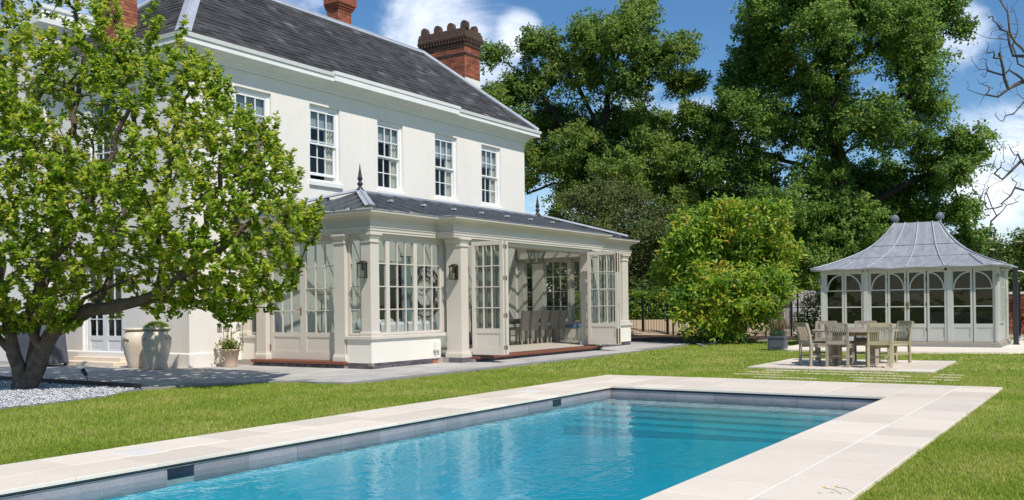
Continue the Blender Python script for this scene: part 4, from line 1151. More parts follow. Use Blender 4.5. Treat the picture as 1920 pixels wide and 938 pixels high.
# swept roof
CXr, CYr = 30.05, 5.12
RL = .62
PRF = [(0, 0.0), (.10, .045), (.20, .095), (.32, .165), (.45, .25), (.56, .33), (.66, .42), (.75, .53), (.83, .65), (.90, .78), (.95, .89), (1, 1)]
ex0, ex1, ey0, ey1, ez, rz = VX - .27, VX1 + .2, VY0 - .24, VY1 + .24, 2.245, 3.60
def ringpt(s, z):
    x0, x1 = ex0 + (CXr - .06 - ex0) * s, ex1 + (CXr + .06 - ex1) * s
    y0, y1 = ey0 + (CYr - RL - ey0) * s, ey1 + (CYr + RL - ey1) * s
    return [(x0, y0, z), (x1, y0, z), (x1, y1, z), (x0, y1, z)]
NS = 14
vs, fs = [], []
for s, q in PRF:
    c = ringpt(s, ez + (rz - ez) * q)
    for i in range(4):
        a, b = Vector(c[i]), Vector(c[(i + 1) % 4])
        for k in range(NS):
            p = a.lerp(b, k / NS)
            if s < .25: p.z += .016 * math.sin(k * 2.3 + i) * (1 - s * 4) + .008 * math.sin(k * 5.1)
            vs.append(p)
n4 = 4 * NS
for j in range(len(PRF) - 1):
    fs += [(j * n4 + k, j * n4 + (k + 1) % n4, (j + 1) * n4 + (k + 1) % n4, (j + 1) * n4 + k) for k in range(n4)]
fs.append(tuple(range((len(PRF) - 1) * n4, len(PRF) * n4)))
vb = [(v[0], v[1], v[2] - .045) for v in vs[:n4]]
base = len(vs); vs += vb
fs += [(k, base + k, base + (k + 1) % n4, (k + 1) % n4) for k in range(n4)]
fs.append(tuple(reversed(range(base, base + n4))))
MT['leadroof'] = mat('weathered_lead_roof', (.40, .415, .445), (.25, .265, .295), .6, 2.2, metal=.15, bump=.3, bscale=9, fine=.22, fscale=7, stretch=(1.5, 3.2, .6), contrast=.3)
sroof = MB().add(vs, fs).build('roof', 'leadroof', summ, True)
try:
    me = sroof.data
    me.polygons.foreach_set('use_smooth', [abs(p.normal.z) < .995 and len(p.vertices) == 4 for p in me.polygons])
except Exception: pass
def prof_line(fy, offx=0):
    pts = []
    for s, q in PRF: pts.append((ex0 + (CXr - .06 - ex0) * s, CYr + (fy(s)), ez + (rz - ez) * q + .018))
    return pts
for fy in (lambda s: .33 + .75 * (1 - s), lambda s: -.03 + .05 * (1 - s), lambda s: -.42 - .55 * (1 - s), ):
    MB().tube(prof_line(fy), .017, 6).build('lead_roll', 'leadlt', sroof, True)
MB().tube([p for p in [(ex0 + (CXr - .06 - ex0) * s, CYr - .95 - 1.0 * (1 - s), ez + (rz - ez) * q + .016) for s, q in PRF[:5]]], .015, 6).tube([p for p in [(ex0 + (CXr - .06 - ex0) * s, CYr + .95 + .8 * (1 - s), ez + (rz - ez) * q + .016) for s, q in PRF[:4]]], .015, 6).build('lead_roll', 'leadlt', sroof, True)
for s_, q_ in ((.42, .228), (.72, .493)):
    c = ringpt(s_, ez + (rz - ez) * q_ + .006)
    MB().bar(Vector(c[0]) + Vector((0, .02, 0)), Vector(c[3]) - Vector((0, .02, 0)), .03, .022).build('lap_seam', 'leadroof', sroof)
for sy in (0, 3):
    pts = [ringpt(s, ez + (rz - ez) * q + .014)[sy] for s, q in PRF]
    MB().tube(pts, .018, 6).build('hip_roll', 'leadlt', sroof, True)
for y in (CYr - RL, CYr + RL):
    mb = MB().lathe([(.05, 0), (.055, .03), (.03, .05), (.07, .085), (.098, .13), (.10, .17), (.08, .215), (.045, .25), (.01, .265)], (CXr, y, rz), 14)
    for a in range(5):
        for k in range(10):
            t = 2 * math.pi * (k + .5 * (a % 2)) / 10; r = (.085, .102, .102, .085, .055)[a]
            mb.box((-.018, -.018, -.014), (.018, .018, .014), Matrix.Translation((CXr + r * math.cos(t), y + r * math.sin(t), rz + .09 + a * .035)) @ Matrix.Rotation(t, 4, 'Z') @ Matrix.Rotation(.6, 4, 'Y'))
    mb.build('pinecone_finial', 'lead', sroof)
for y in (VY0 - .02, VY1 + .02):
    MB().box((VX - .08, y - .035, 1.78), (VX - .019, y + .035, 1.98)).box((VX - .05, y - .02, 1.975), (VX + .0, y + .02, 2.0)).build('downlight', 'baremetal', summ)
# furniture dimly seen inside
t = thing('wall_plaque', 'round pale plaque seen through the door pane of the summerhouse', 'plaque', (30.9, 5.3, 1.3))
MB().lathe([(.02, 0), (.20, 0), (.22, .015), (.20, .03), (.02, .03)], (0, 0, 0), 20, Matrix.Translation((30.9, 5.35, 1.3)) @ Matrix.Rotation(-math.pi / 2, 4, 'Y')).build('disc', 'teak', t)
t = thing('wicker_bench', 'low pale bench dimly seen behind the right summerhouse windows', 'bench', (30.6, 4.0, .14))
MB().bbox((30.3, 3.2, .5), (30.9, 5.0, .58), .02).build('seat', 'teak', t); MB().bbox((30.92, 3.2, .6), (30.98, 5.0, .95), .02).build('backrest', 'teak', t)
for y in (3.25, 4.95):
    for x in (30.35, 30.85): MB().box((x - .03, y - .03, .14), (x + .03, y + .03, .5)).build('leg', 'teak', t)
t = thing('square_post', 'dark charcoal square post standing at the right rear of the summerhouse', 'post', (30.6, 2.62, 0))
MB().bbox((30.52, 2.55, 0), (30.65, 2.68, 2.20), .01).build('shaft', 'bpost', t); MB().bbox((30.50, 2.53, 0), (30.67, 2.70, .04), .01).build('foot', 'bpost', t)
t = thing('security_lamp', 'small white lamp on an arm beside the summerhouse roof edge', 'lamp', (30.7, 2.45, 2.05))
MB().tube([(30.6, 2.55, 2.10), (30.6, 2.45, 2.10), (30.6, 2.36, 2.02)], .02, 6).build('arm', 'plast', t)
MB().lathe([(.02, .1), (.04, .08), (.05, 0), (.03, -.03)], (0, 0, 0), 10, Matrix.Translation((30.6, 2.34, 2.0)) @ Matrix.Rotation(.6, 4, 'X')).build('lamp_head', 'plast', t, True)

# ------------------------------------------------------------------ garden table and chairs
TC = Vector((20.45, 4.72, 0))
tab = thing('garden_table', 'round weathered teak table on the stone patio', 'table', TC)
top = MB().lathe([(.30, .672), (.84, .672), (.86, .68), (.86, .698), (.84, .700), (.84, .6995)], TC, 36).build('table_rim', 'teak', tab)
k = -.82
while k < .8:
    hw = math.sqrt(max(.845 ** 2 - (k + .03) ** 2, .01)) if abs(k) < .845 else .1
    MB().bbox((-hw, k + .003, .699), (hw, k + .062, .708), .003, Matrix.Translation(TC) @ Matrix.Rotation(.3, 4, 'Z')).build('slat', 'teak', tab)
    k += .066
for a in range(4):
    t_ = math.pi / 4 + a * math.pi / 2 + .3
    MB().box((-.055, -.055, 0), (.055, .055, .672), Matrix.Translation(TC + Vector((.50 * math.cos(t_), .50 * math.sin(t_), 0))) @ Matrix.Rotation(t_, 4, 'Z')).build('leg', 'teak', tab)
MB().bar(TC + Vector((-.45, 0, .62)), TC + Vector((.45, 0, .62)), .05, .08).bar(TC + Vector((0, -.45, .625)), TC + Vector((0, .45, .625)), .05, .08).build('apron', 'teak', tab)
def make_chair(mt):
    t = thing('garden_chair', '', 'chair', (0, 0, 0))
    w = .225
    for s in (-1, 1):
        y = s * (w - .022)
        mb = MB()
        P = [(-.24, 0), (-.225, .42), (-.26, .66), (-.325, .86)]
        for (xa, za), (xb, zb) in zip(P[:-1], P[1:]): mb.bar((xa, y, za), (xb, y, zb), .044, .05)
        mb.build('back_leg', mt, t)
        MB().bar((.205, y, 0), (.20, y, .415), .044, .044).build('front_leg', mt, t)
        MB().bar((-.22, y, .19), (.2, y, .19), .022, .04).build('stretcher', mt, t)
        MB().bar((-.22, y * .98, .395), (.2, y * .98, .395), .024, .06).build('seat_rail', mt, t)
    MB().bar((.195, -w + .04, .395), (.195, w - .04, .395), .024, .06).build('seat_rail', mt, t)
    MB().bar((0, -w + .03, .19), (0, w - .03, .19), .022, .036).build('stretcher', mt, t)
    for k in range(6): MB().bbox((-.2 + k * .074, -w + .001, .425), (-.2 + k * .074 + .064, w - .001, .443), .004).build('seat_slat', mt, t)
    MB().bar((-.322, -w + .043, .835), (-.322, w - .043, .835), .03, .075).build('top_rail', mt, t)
    MB().bar((-.235, -w + .043, .475), (-.235, w - .043, .475), .03, .07).build('lower_rail', mt, t)
    for k in range(9):
        y = -.155 + k * .03875
        MB().bar((-.238, y, .50), (-.262, y, .66), .015, .012).bar((-.262, y, .66), (-.316, y, .81), .015, .012).build('back_slat', mt, t)
    return t
chA, chB = make_chair('teak'), make_chair('teaky')
def place(src, first, rear, face, label):
    c = src if first else copy_tree(src)
    f = Vector((*face, 0)).normalized()
    c.location = Vector((*rear, 0)) + f * .23
    c.rotation_euler = (0, 0, math.atan2(f.y, f.x))
    tag(c, label, 'chair', 'slatted teak chairs round the garden table')
place(chA, True, (19.45, 4.83), (1, 0), 'slatted teak chair with its back to the camera, left of the greenish one')
place(chB, True, (19.42, 4.02), (1, .30), 'greenish mossy slatted teak chair turned slightly, back to the camera')
place(chA, False, (19.6, 5.50), (.75, -.72), 'slatted teak chair at the left end of the round table, seen edge on')
place(chA, False, (21.35, 5.55), (-1, -.05), 'slatted teak chair behind the table on the left, facing the camera')
place(chA, False, (21.35, 4.72), (-1, 0), 'slatted teak chair behind the table between the two front chairs, facing the camera')
place(chB, False, (21.3, 3.95), (-.78, .62), 'slatted teak chair at the right end of the table, nearest the summerhouse doors')

# ------------------------------------------------------------------ pots and small things
def urn(p, s, label, green):
    t = thing('clay_urn', label, 'urn', p, 'tall clay urns by the french doors')
    prof = [(.02, .0), (.155, 0), (.17, .02), (.215, .16), (.265, .34), (.305, .52), (.318, .64), (.305, .74), (.262, .83), (.235, .86), (.23, .875), (.285, .885), (.298, .905), (.285, .93), (.23, .935), (.22, .90), (.02, .88)]
    MB().lathe([(r * s, z * s) for r, z in prof], p, 28).build('body', 'clay', t, True)
    for a in (math.pi + .2, math.pi * 1.5 + .25, .4, math.pi / 2 + .3):
        c = Vector((p[0] + .312 * s * math.cos(a), p[1] + .312 * s * math.sin(a), .66 * s))
        tv = Vector((-math.sin(a), math.cos(a), 0)); ov = Vector((math.cos(a), math.sin(a), 0))
        MB().tube([c + tv * (.07 * s * math.cos(q)) + Vector((0, 0, .065 * s * math.sin(q))) + ov * (.012 + .022 * math.sin(q)) for q in [math.pi * k / 8 for k in range(9)]], .016 * s, 6).build('handle', 'clay', t, True)
    if green:
        n = 1500
        th = rng.uniform(0, 6.28, n); ph = np.arccos(rng.uniform(0.0, 1, n))
        d = np.stack([np.sin(ph) * np.cos(th), np.sin(ph) * np.sin(th), np.cos(ph)], 1)
        c = np.array([p[0], p[1], .86 * s]) + d * np.array([.27, .27, .19]) * s * rng.uniform(.8, 1.05, (n, 1))
        t2 = thing('clipped_box', 'low dome of clipped green box growing in the right hand urn', 'shrub', (p[0], p[1], .9 * s))
        leaves('foliage', c, d + rng.normal(0, .5, (n, 3)), d + rng.normal(0, .4, (n, 3)), .035, .022, 'box', t2)
def leaves(name, pos, dr, nr, ln, wd, mt, parent=None, fold=.25, shape=4, kind='stuff'):
    """many small leaf blades, each a folded diamond with its own place and tilt"""
    k = len(pos)
    dr = dr / (np.linalg.norm(dr, axis=1, keepdims=True) + 1e-9)
    sd = np.cross(dr, nr); sd /= (np.linalg.norm(sd, axis=1, keepdims=True) + 1e-9)
    nn = np.cross(sd, dr)
    ln = np.broadcast_to(np.asarray(ln, float), (k,))[:, None] * rng.uniform(.7, 1.15, (k, 1)); wd = np.broadcast_to(np.asarray(wd, float), (k,))[:, None] * rng.uniform(.75, 1.15, (k, 1))
    if shape == 4:
        v = np.stack([pos, pos + dr * ln * .5 + sd * wd * .5 + nn * wd * fold, pos + dr * ln - nn * ln * .08, pos + dr * ln * .5 - sd * wd * .5 + nn * wd * fold], 1)
        f = np.array([(0, 1, 2), (0, 2, 3)])
    else:
        a = dr * ln
        v = np.stack([pos, pos + a * .35 + sd * wd * .40 + nn * wd * fold, pos + a * .72 + sd * wd * .45 + nn * wd * fold * .8, pos + a - nn * ln * .14, pos + a * .72 - sd * wd * .45 + nn * wd * fold * .8, pos + a * .35 - sd * wd * .40 + nn * wd * fold, pos + a * .55 - nn * ln * .02], 1)
        f = np.array([(0, 1, 6), (1, 2, 6), (2, 3, 6), (3, 4, 6), (4, 5, 6), (5, 0, 6)])
    V = v.shape[1]
    F = (f[None] + (np.arange(k) * V)[:, None, None]).reshape(-1, 3)
    return npmesh(name, v.reshape(-1, 3), F, mt, parent, kind)
urn((13.32, 18.62, 0), .96, 'tall pale clay urn, the left of two, mottled and partly behind the other', False)
urn((13.20, 17.74, 0), .98, 'tall pale clay urn with small handles and a clipped green dome', True)
pp = (14.45, 16.86, 0)
t = thing('terracotta_pot', 'bleached terracotta pot with looped handles standing by the conservatory steps', 'pot', pp)
MB().lathe([(.02, 0), (.155, 0), (.16, .02), (.19, .26), (.20, .265), (.205, .36), (.225, .365), (.235, .385), (.225, .40), (.18, .40), (.17, .36), (.02, .35)], pp, 24).build('body', 'terra', t, True)
for a in (R(123), R(303)):
    c = Vector((pp[0] + .22 * math.cos(a), pp[1] + .22 * math.sin(a), .36)); ov = Vector((math.cos(a), math.sin(a), 0))
    MB().tube([c + ov * .06 * math.sin(q) + Vector((0, 0, .09 - .09 * math.cos(q))) for q in [math.pi * k / 8 for k in range(9)]], .014, 6).build('handle', 'terra', t, True)
MB().tube([Vector((pp[0], pp[1], .17)) + Vector((-.178, -.0, 0)) + Vector((-.012, .045 * math.cos(q), .045 * math.sin(q))) for q in [2 * math.pi * k / 12 for k in range(13)]], .012, 5).build('medallion', 'terra', t, True)
t = thing('potted_plant', 'variegated yellow green leafy plant in the terracotta pot', 'plant', (pp[0], pp[1], .38))
n = 420
c = np.array([pp[0], pp[1], .46]) + rng.normal(0, 1, (n, 3)) * np.array([.12, .12, .085])
MB().tube([(pp[0], pp[1], .36), (pp[0] + .02, pp[1], .5)], .01, 5).build('stem', 'dry', t)
leaves('foliage', c, rng.normal(0, 1, (n, 3)) + np.array([0, 0, .5]), rng.normal(0, .5, (n, 3)) + np.array([-.3, -.3, 1]), .065, .04, 'shrubl', t, shape=6)
t = thing('garden_tap', 'pale spouted water pump standing behind the potted plant', 'garden tap', (14.55, 16.98, 0))
MB().lathe([(.03, 0), (.06, 0), (.06, .5), (.075, .52), (.07, .66), (.05, .76), (.02, .80)], (14.55, 16.98, 0), 14).build('standpipe', 'stonew', t, True)
MB().tube([(14.57, 16.95, .74), (14.66, 16.86, .80), (14.70, 16.82, .86)], [.03, .02, .026], 8).build('spout', 'stonew', t, True)
for i, (x, y, z, hx, lb) in enumerate(((14.24, 16.94, .78, -.0, 'small grey wire lantern on a hook, leftmost of the three above the pot'), (14.42, 16.90, .79, 0, 'small grey wire lantern on a hook, middle of the three above the pot'), (14.69, 16.84, .80, 0, 'small grey wire lantern on a hook beside the left conservatory window'))):
    t = thing('hanging_lantern', lb, 'lantern', (x, y, 0), 'lanterns on hooks above the terracotta pot')
    MB().tube([(x + .10, y - .02, .30), (x + .10, y - .02, z + .20), (x + .085, y - .015, z + .25), (x + .05, y, z + .28), (x + .015, y, z + .25), (x, y, z + .19)], .006, 5).build('hook', 'iron', t)
    mb = MB()
    for a in range(6):
        q = a * math.pi / 3; mb.box((-.005, -.005, 0), (.005, .005, .11), Matrix.Translation((x + .04 * math.cos(q), y + .04 * math.sin(q), z)))
    mb.lathe([(.03, .11), (.05, .11), (.045, .125), (.02, .165), (.006, .185)], (x, y, z), 10).lathe([(.02, -.01), (.05, -.01), (.05, .004), (.02, .004)], (x, y, z), 10)
    mb.build('cage', 'fibre', t)
    MB().lathe([(.012, 0), (.024, 0), (.024, .06), (.012, .06)], (x, y, z + .005), 8).build('candle', 'candle', t)
t = thing('stake_light', 'black spike spotlight leaning in the gravel by the terrace edge', 'garden light', (9.75, 14.95, 0))
MB().tube([(9.77, 14.95, -.05), (9.74, 15.0, .19)], .009, 6).build('spike', 'darkpl', t)
MB().lathe([(.02, -.03), (.03, -.02), (.038, .09), (.034, .1), (.02, .1)], (0, 0, 0), 12, Matrix.Translation((9.74, 15.02, .21)) @ Matrix.Rotation(-.5, 4, 'X') @ Matrix.Rotation(-.3, 4, 'Y')).build('lamp_head', 'darkpl', t, True)
# covered barbecue by the end wall
bq = Vector((13.0, 21.9, 0))
t = thing('covered_barbecue', 'slate blue cloth cover draped over a barbecue against the white wall', 'barbecue', bq)
vs, fs, nn_ = [], [], 28
for z, a, b in ((.06, .36, .82), (.25, .35, .80), (.6, .33, .76), (.86, .33, .74), (.92, .31, .70), (1.08, .22, .45), (1.18, .14, .34), (1.20, .03, .1)):
    for k in range(nn_):
        q = 2 * math.pi * k / nn_
        cx_s, sy_s = math.copysign(abs(math.cos(q)) ** .45, math.cos(q)), math.copysign(abs(math.sin(q)) ** .45, math.sin(q))
        w = 1 + .05 * math.sin(q * 9) * (1 - z)
        vs.append((bq.x + a * cx_s * w, bq.y + b * sy_s * w, z))
for j in range(7): fs += [(j * nn_ + k, j * nn_ + (k + 1) % nn_, (j + 1) * nn_ + (k + 1) % nn_, (j + 1) * nn_ + k) for k in range(nn_)]
MB().add(vs, fs).build('cover', 'cover', t, True)
for sx in (-.25, .25):
    for sy in (-.65, .65): MB().tube([(bq.x + sx, bq.y + sy, 0), (bq.x + sx, bq.y + sy, .2)], .03, 8).build('leg', 'iron', t)
# lavender planter
t = thing('planter_box', 'square dark grey planter on the lawn near the golden bush', 'planter', (26.1, 8.1, 0))
M = Matrix.Translation((26.2, 8.12, 0)) @ Matrix.Rotation(.05, 4, 'Z')
MB().box((-.22, -.22, 0), (.22, .22, .30), M).build('box', 'fibre', t)
MB().bbox((-.245, -.245, .30), (.245, .245, .36), .008, M).box((-.19, -.19, .361), (.19, .19, .366), M).build('rim', 'fibre', t)
MB().box((-.232, -.17, .05), (-.221, .17, .26), M).box((-.17, -.232, .05), (.17, -.221, .26), M).build('side_panel', 'fibre', t)
t = thing('lavender', 'grey green lavender with tall dry flower stems in the dark planter', 'plant', (26.2, 8.12, .36))
n = 1500
th = rng.uniform(0, 6.28, n); rr = np.sqrt(rng.uniform(0, 1, n)) * .2
c = np.stack([26.2 + rr * np.cos(th), 8.12 + rr * np.sin(th), .36 + rng.uniform(0, .16, n) * (1 - rr / .3)], 1)
d = np.stack([np.cos(th) * .5, np.sin(th) * .5, np.full(n, 1.)], 1) + rng.normal(0, .3, (n, 3))
leaves('foliage', c, d, rng.normal(0, 1, (n, 3)), .09, .012, 'lav', t)
n = 110
th = rng.uniform(0, 6.28, n); rr = rng.uniform(0, .18, n)
c = np.stack([26.2 + rr * np.cos(th), 8.12 + rr * np.sin(th), np.full(n, .45)], 1)
d = np.stack([np.cos(th) * .35, np.sin(th) * .35, np.full(n, 1.)], 1) + rng.normal(0, .1, (n, 3))
leaves('flower_stems', c, d, rng.normal(0, 1, (n, 3)), .42, .010, 'dry', t)
for k, (x, y) in enumerate(((6.53, 1.72), (6.60, 1.66))):
    t = thing('dandelion', ('small yellow flower on a thin stem leaning over the coping edge, the upper one', 'small yellow flower on a thin stem at the coping edge, the lower one')[k], 'flower', (x, y, 0), 'yellow flowers by the pool edge')
    MB().tube([(x + .06, y - .15, -.03), (x + .03, y - .06, .03), (x, y, .04)], .002, 4).build('stem', 'lav', t)
    n = 26; th = rng.uniform(0, 6.28, n)
    d = np.stack([np.cos(th), np.sin(th), rng.uniform(.2, .9, n)], 1)
    leaves('petals', np.tile([[x, y, .04]], (n, 1)), d, np.tile([[0, 0, 1.]], (n, 1)), .018, .006, 'yellow', t)

# ------------------------------------------------------------------ inside the conservatory
def icurt(x0, x1, y, label, mt='teal'):
    t = thing('curtain', label, 'curtain', ((x0 + x1) / 2, y, .2))
    curtain(t, Mx((x0, y, .2), (1, 0, 0)), 0, x1 - x0, 0, 2.5, mt, 4, .04, 'drape')
    MB().tube([(x0 - .05, y, 2.72), (x1 + .05, y, 2.72)], .015, 6).build('pole', 'bronze', t)
icurt(20.85, 21.25, 17.14, 'duck egg curtain hanging beside the big clock inside the conservatory')
icurt(15.55, 15.95, 17.18, 'duck egg curtain at the inner left end of the conservatory')
# great round wall clock
ck = Vector((22.1, 17.30, 1.72))
t = thing('wall_clock', 'large round skeleton clock on the inner wall, seen through the left window', 'clock', ck)
M = Matrix.Translation(ck) @ Matrix.Rotation(math.pi / 2, 4, 'X')
mb = MB()
for r_ in (.74, .46): mb.tube([M @ Vector((r_ * math.cos(q), r_ * math.sin(q), .02)) for q in [2 * math.pi * k / 32 for k in range(33)]], .03, 6)
mb.build('ring', 'bpost', t)
for k in range(12):
    q = math.pi / 6 * k
    MB().box((-.02, .48, .012), (.02, .73, .028), M @ Matrix.Rotation(q, 4, 'Z')).box((.05, .48, .012), (.08, .73, .028), M @ Matrix.Rotation(q, 4, 'Z')).build('numeral_bar', 'bpost', t)
MB().box((-.015, 0, .03), (.015, .42, .04), M @ Matrix.Rotation(-.9, 4, 'Z')).box((-.02, 0, .041), (.02, .3, .05), M @ Matrix.Rotation(1.3, 4, 'Z')).build('hands', 'bpost', t)
def sofa(p, ang, w, label, mt='sofa', cush=True):
    t = thing('sofa', label, 'sofa', p)
    M = Matrix.Translation(p) @ Matrix.Rotation(ang, 4, 'Z')
    MB().bbox((-w / 2, -.42, .10), (w / 2, .42, .36), .03, M).build('base', mt, t)
    MB().bbox((-w / 2, .24, .361), (w / 2, .44, .80), .06, M).build('backrest', mt, t)
    for s in (-1, 1): MB().bbox((s * w / 2 - .1, -.43, .362), (s * w / 2 + .1, .238, .58), .05, M).build('arm', mt, t)
    for k in range(2): MB().bbox((-w / 2 + .11 + k * (w / 2 - .1), -.44, .363), (-w / 2 + .1 + (k + 1) * (w / 2 - .11), .236, .50), .04, M).build('seat_cushion', mt, t)
    if cush:
        for k in range(3): MB().lathe([(.02, -.09), (.14, -.06), (.20, 0), (.14, .06), (.02, .09)], (0, 0, 0), 8, M @ Matrix.Translation((-w / 3 + k * w / 3, .14, .68)) @ Matrix.Rotation(1.25, 4, 'X')).build('scatter_cushion', mt if k != 1 else 'bluecush', t, True)
    for sx in (-1, 1):
        for sy in (-.36, .36): MB().box((sx * (w / 2 - .06) - .025, sy - .025, 0), (sx * (w / 2 - .06) + .025, sy + .025, .1), M).build('leg', 'hardwood', t)
    return t
sofa((17.0, 14.25, .157), math.pi, 2.1, 'white linen sofa with its back to the left front window')
sofa((19.3, 16.6, .157), .1, 2.0, 'white linen sofa against the inner wall of the conservatory')
t = thing('wicker_basket', 'brown wicker basket low behind the left glass doors', 'basket', (16.35, 15.2, .157))
MB().lathe([(.05, 0), (.26, 0), (.34, .2), (.35, .38), (.31, .46), (.26, .48), (.2, .44), (.05, .42)], (16.35, 15.15, .157), 18).build('body', 'wicker', t, True)
t = thing('round_pouffe', 'brown woven pouffe behind the right leaf of the side doors', 'pouffe', (16.2, 14.75, .157))
MB().lathe([(.05, .0), (.30, 0), (.38, .12), (.39, .30), (.32, .44), (.12, .50), (.02, .5)], (16.25, 14.68, .157), 20).build('body', 'wicker', t, True)
t = thing('floor_lamp', 'slender dark floor lamp with pale shade inside the left doors', 'lamp', (17.2, 16.7, .157))
MB().tube([(17.2, 16.7, .17), (17.2, 16.7, 1.5)], .014, 6).lathe([(.16, 0), (.16, .02), (.02, .03)], (17.2, 16.7, .157), 14).build('stand', 'bpost', t)
MB().lathe([(.22, 1.45), (.14, 1.75), (.13, 1.75), (.21, 1.45)], (17.2, 16.7, .157), 16).build('shade', 'cloth', t, True)
# dining set
t = thing('dining_table', 'long dark wooden dining table inside the conservatory', 'table', (24.3, 15.35, .157))
MB().bbox((22.7, 14.95, .84), (25.9, 15.8, .89), .01).build('tabletop', 'chairfab', t)
MB().box((22.8, 15.05, .75), (25.8, 15.7, .839)).build('apron', 'chairfab', t)
for x in (22.8, 25.72):
    for y in (15.03, 15.65): MB().box((x, y, .157), (x + .08, y + .08, .749)).build('leg', 'chairfab', t)
def dining_chair():
    t = thing('dining_chair', '', 'chair', (0, 0, 0))
    MB().bbox((-.19, -.22, .42), (.19, .22, .50), .02).build('seat', 'chairfab', t)
    mb = MB()
    P = [(-.20, .40), (-.22, .62), (-.28, .98)]
    for (ya, za), (yb, zb) in zip(P[:-1], P[1:]):
        mb.add([(-.19, ya - .035, za), (.19, ya - .035, za), (.19, ya + .03, za), (-.19, ya + .03, za), (-.19, yb - .035, zb), (.19, yb - .035, zb), (.19, yb + .03, zb), (-.19, yb + .03, zb)], [(0, 1, 5, 4), (1, 2, 6, 5), (2, 3, 7, 6), (3, 0, 4, 7), (4, 5, 6, 7), (3, 2, 1, 0)])
    mb.build('backrest', 'chairfab', t)
    for x in (-.165, .165):
        for y in (-.205, .19): MB().bar((x, y + (-.03 if y < 0 else 0), 0), (x, y, .42), .034).build('leg', 'chairfab', t)
    return t
dc = dining_chair()
DL = ('nearest the folded left doors', 'second from the folded left doors', 'third from the left, in the middle of the row', 'fourth from the left, beside the last one', 'at the far right end of the row')
for k, x in enumerate((23.35, 23.88, 24.45, 25.02, 25.5)):
    c = dc if k == 0 else copy_tree(dc)
    c.location = (x, 14.85, .157); c.rotation_euler = (0, 0, rnd.uniform(-.04, .04))
    tag(c, 'taupe high backed dining chair ' + DL[k], 'chair', 'dining chairs along the near side of the table')
t = thing('hanging_lamp', 'large glass box lantern hanging in the open doorway of the conservatory', 'pendant lantern', (24.4, 14.85, 2.6))
M = Matrix.Translation((24.4, 14.85, 2.56))
mb = MB()
for a in range(4):
    s, c_ = (1, 1, -1, -1)[a], (1, -1, -1, 1)[a]
    mb.bar((s * .13, c_ * .13, 0), (s * .2, c_ * .2, .40), .016, None, M)
    n2_ = (a + 1) % 4; s2, c2_ = (1, 1, -1, -1)[n2_], (1, -1, -1, 1)[n2_]
    mb.bar((s * .2, c_ * .2, .40), (s2 * .2, c2_ * .2, .40), .02, .03, M).bar((s * .13, c_ * .13, 0), (s2 * .13, c2_ * .13, 0), .016, None, M)
mb.add([(-.24, -.24, .42), (.24, -.24, .42), (.24, .24, .42), (-.24, .24, .42), (-.08, -.08, .52), (.08, -.08, .52), (.08, .08, .52), (-.08, .08, .52)], [(0, 1, 5, 4), (1, 2, 6, 5), (2, 3, 7, 6), (3, 0, 4, 7), (4, 5, 6, 7), (3, 2, 1, 0)], M)
mb.tube([M @ Vector((0, 0, .5)), M @ Vector((0, .1, 1.25))], .012, 6)
mb.build('frame', 'bronze', t)
for a in range(4):
    s, c_ = (1, 1, -1, -1)[a], (1, -1, -1, 1)[a]; n2_ = (a + 1) % 4; s2, c2_ = (1, 1, -1, -1)[n2_], (1, -1, -1, 1)[n2_]
    MB().add([(s * .128, c_ * .128, .01), (s2 * .128, c2_ * .128, .01), (s2 * .196, c2_ * .196, .39), (s * .196, c_ * .196, .39)], [(0, 1, 2, 3)], M).build('pane', 'cglass', t)
for q in (0, 2.1, 4.2): MB().tube([M @ Vector((.04 * math.cos(q), .04 * math.sin(q), .02)), M @ Vector((.04 * math.cos(q), .04 * math.sin(q), .17))], .014, 6).build('candle', 'candle', t)
t = thing('window_seat', 'low painted window seat along the right end of the conservatory', 'bench', (27.0, 15.4, .157))
MB().bbox((26.7, 13.7, .157), (27.24, 16.9, .56), .01).build('seat_box', 'taupe', t)
for y in (13.8, 14.85, 15.9): MB().box((26.692, y, .22), (26.6995, y + .85, .50)).build('panel', 'taupe', t)
t = thing('seat_cushion', 'long blue cushion on the window seat', 'cushion', (27.0, 15.4, .56))
MB().bbox((26.68, 13.72, .562), (27.24, 16.88, .66), .03).build('pad', 'bluecush', t)
t = thing('olive_tree', 'small grey green olive tree in a pot behind the dining chairs', 'potted tree', (23.4, 15.9, .157))
MB().lathe([(.05, 0), (.17, 0), (.22, .36), (.2, .37), (.05, .34)], (22.9, 16.2, .157), 16).build('pot', 'fibre', t, True)
MB().tube([(22.9, 16.2, .45), (22.88, 16.18, .9), (22.92, 16.2, 1.3)], .022, 6).build('trunk', 'bark', t)
n = 1100
c = np.array([22.9, 16.2, 1.45]) + rng.normal(0, 1, (n, 3)) * np.array([.2, .2, .24])
leaves('crown', c, rng.normal(0, 1, (n, 3)) + np.array([0, 0, .6]), rng.normal(0, 1, (n, 3)), .07, .014, 'olive', t)
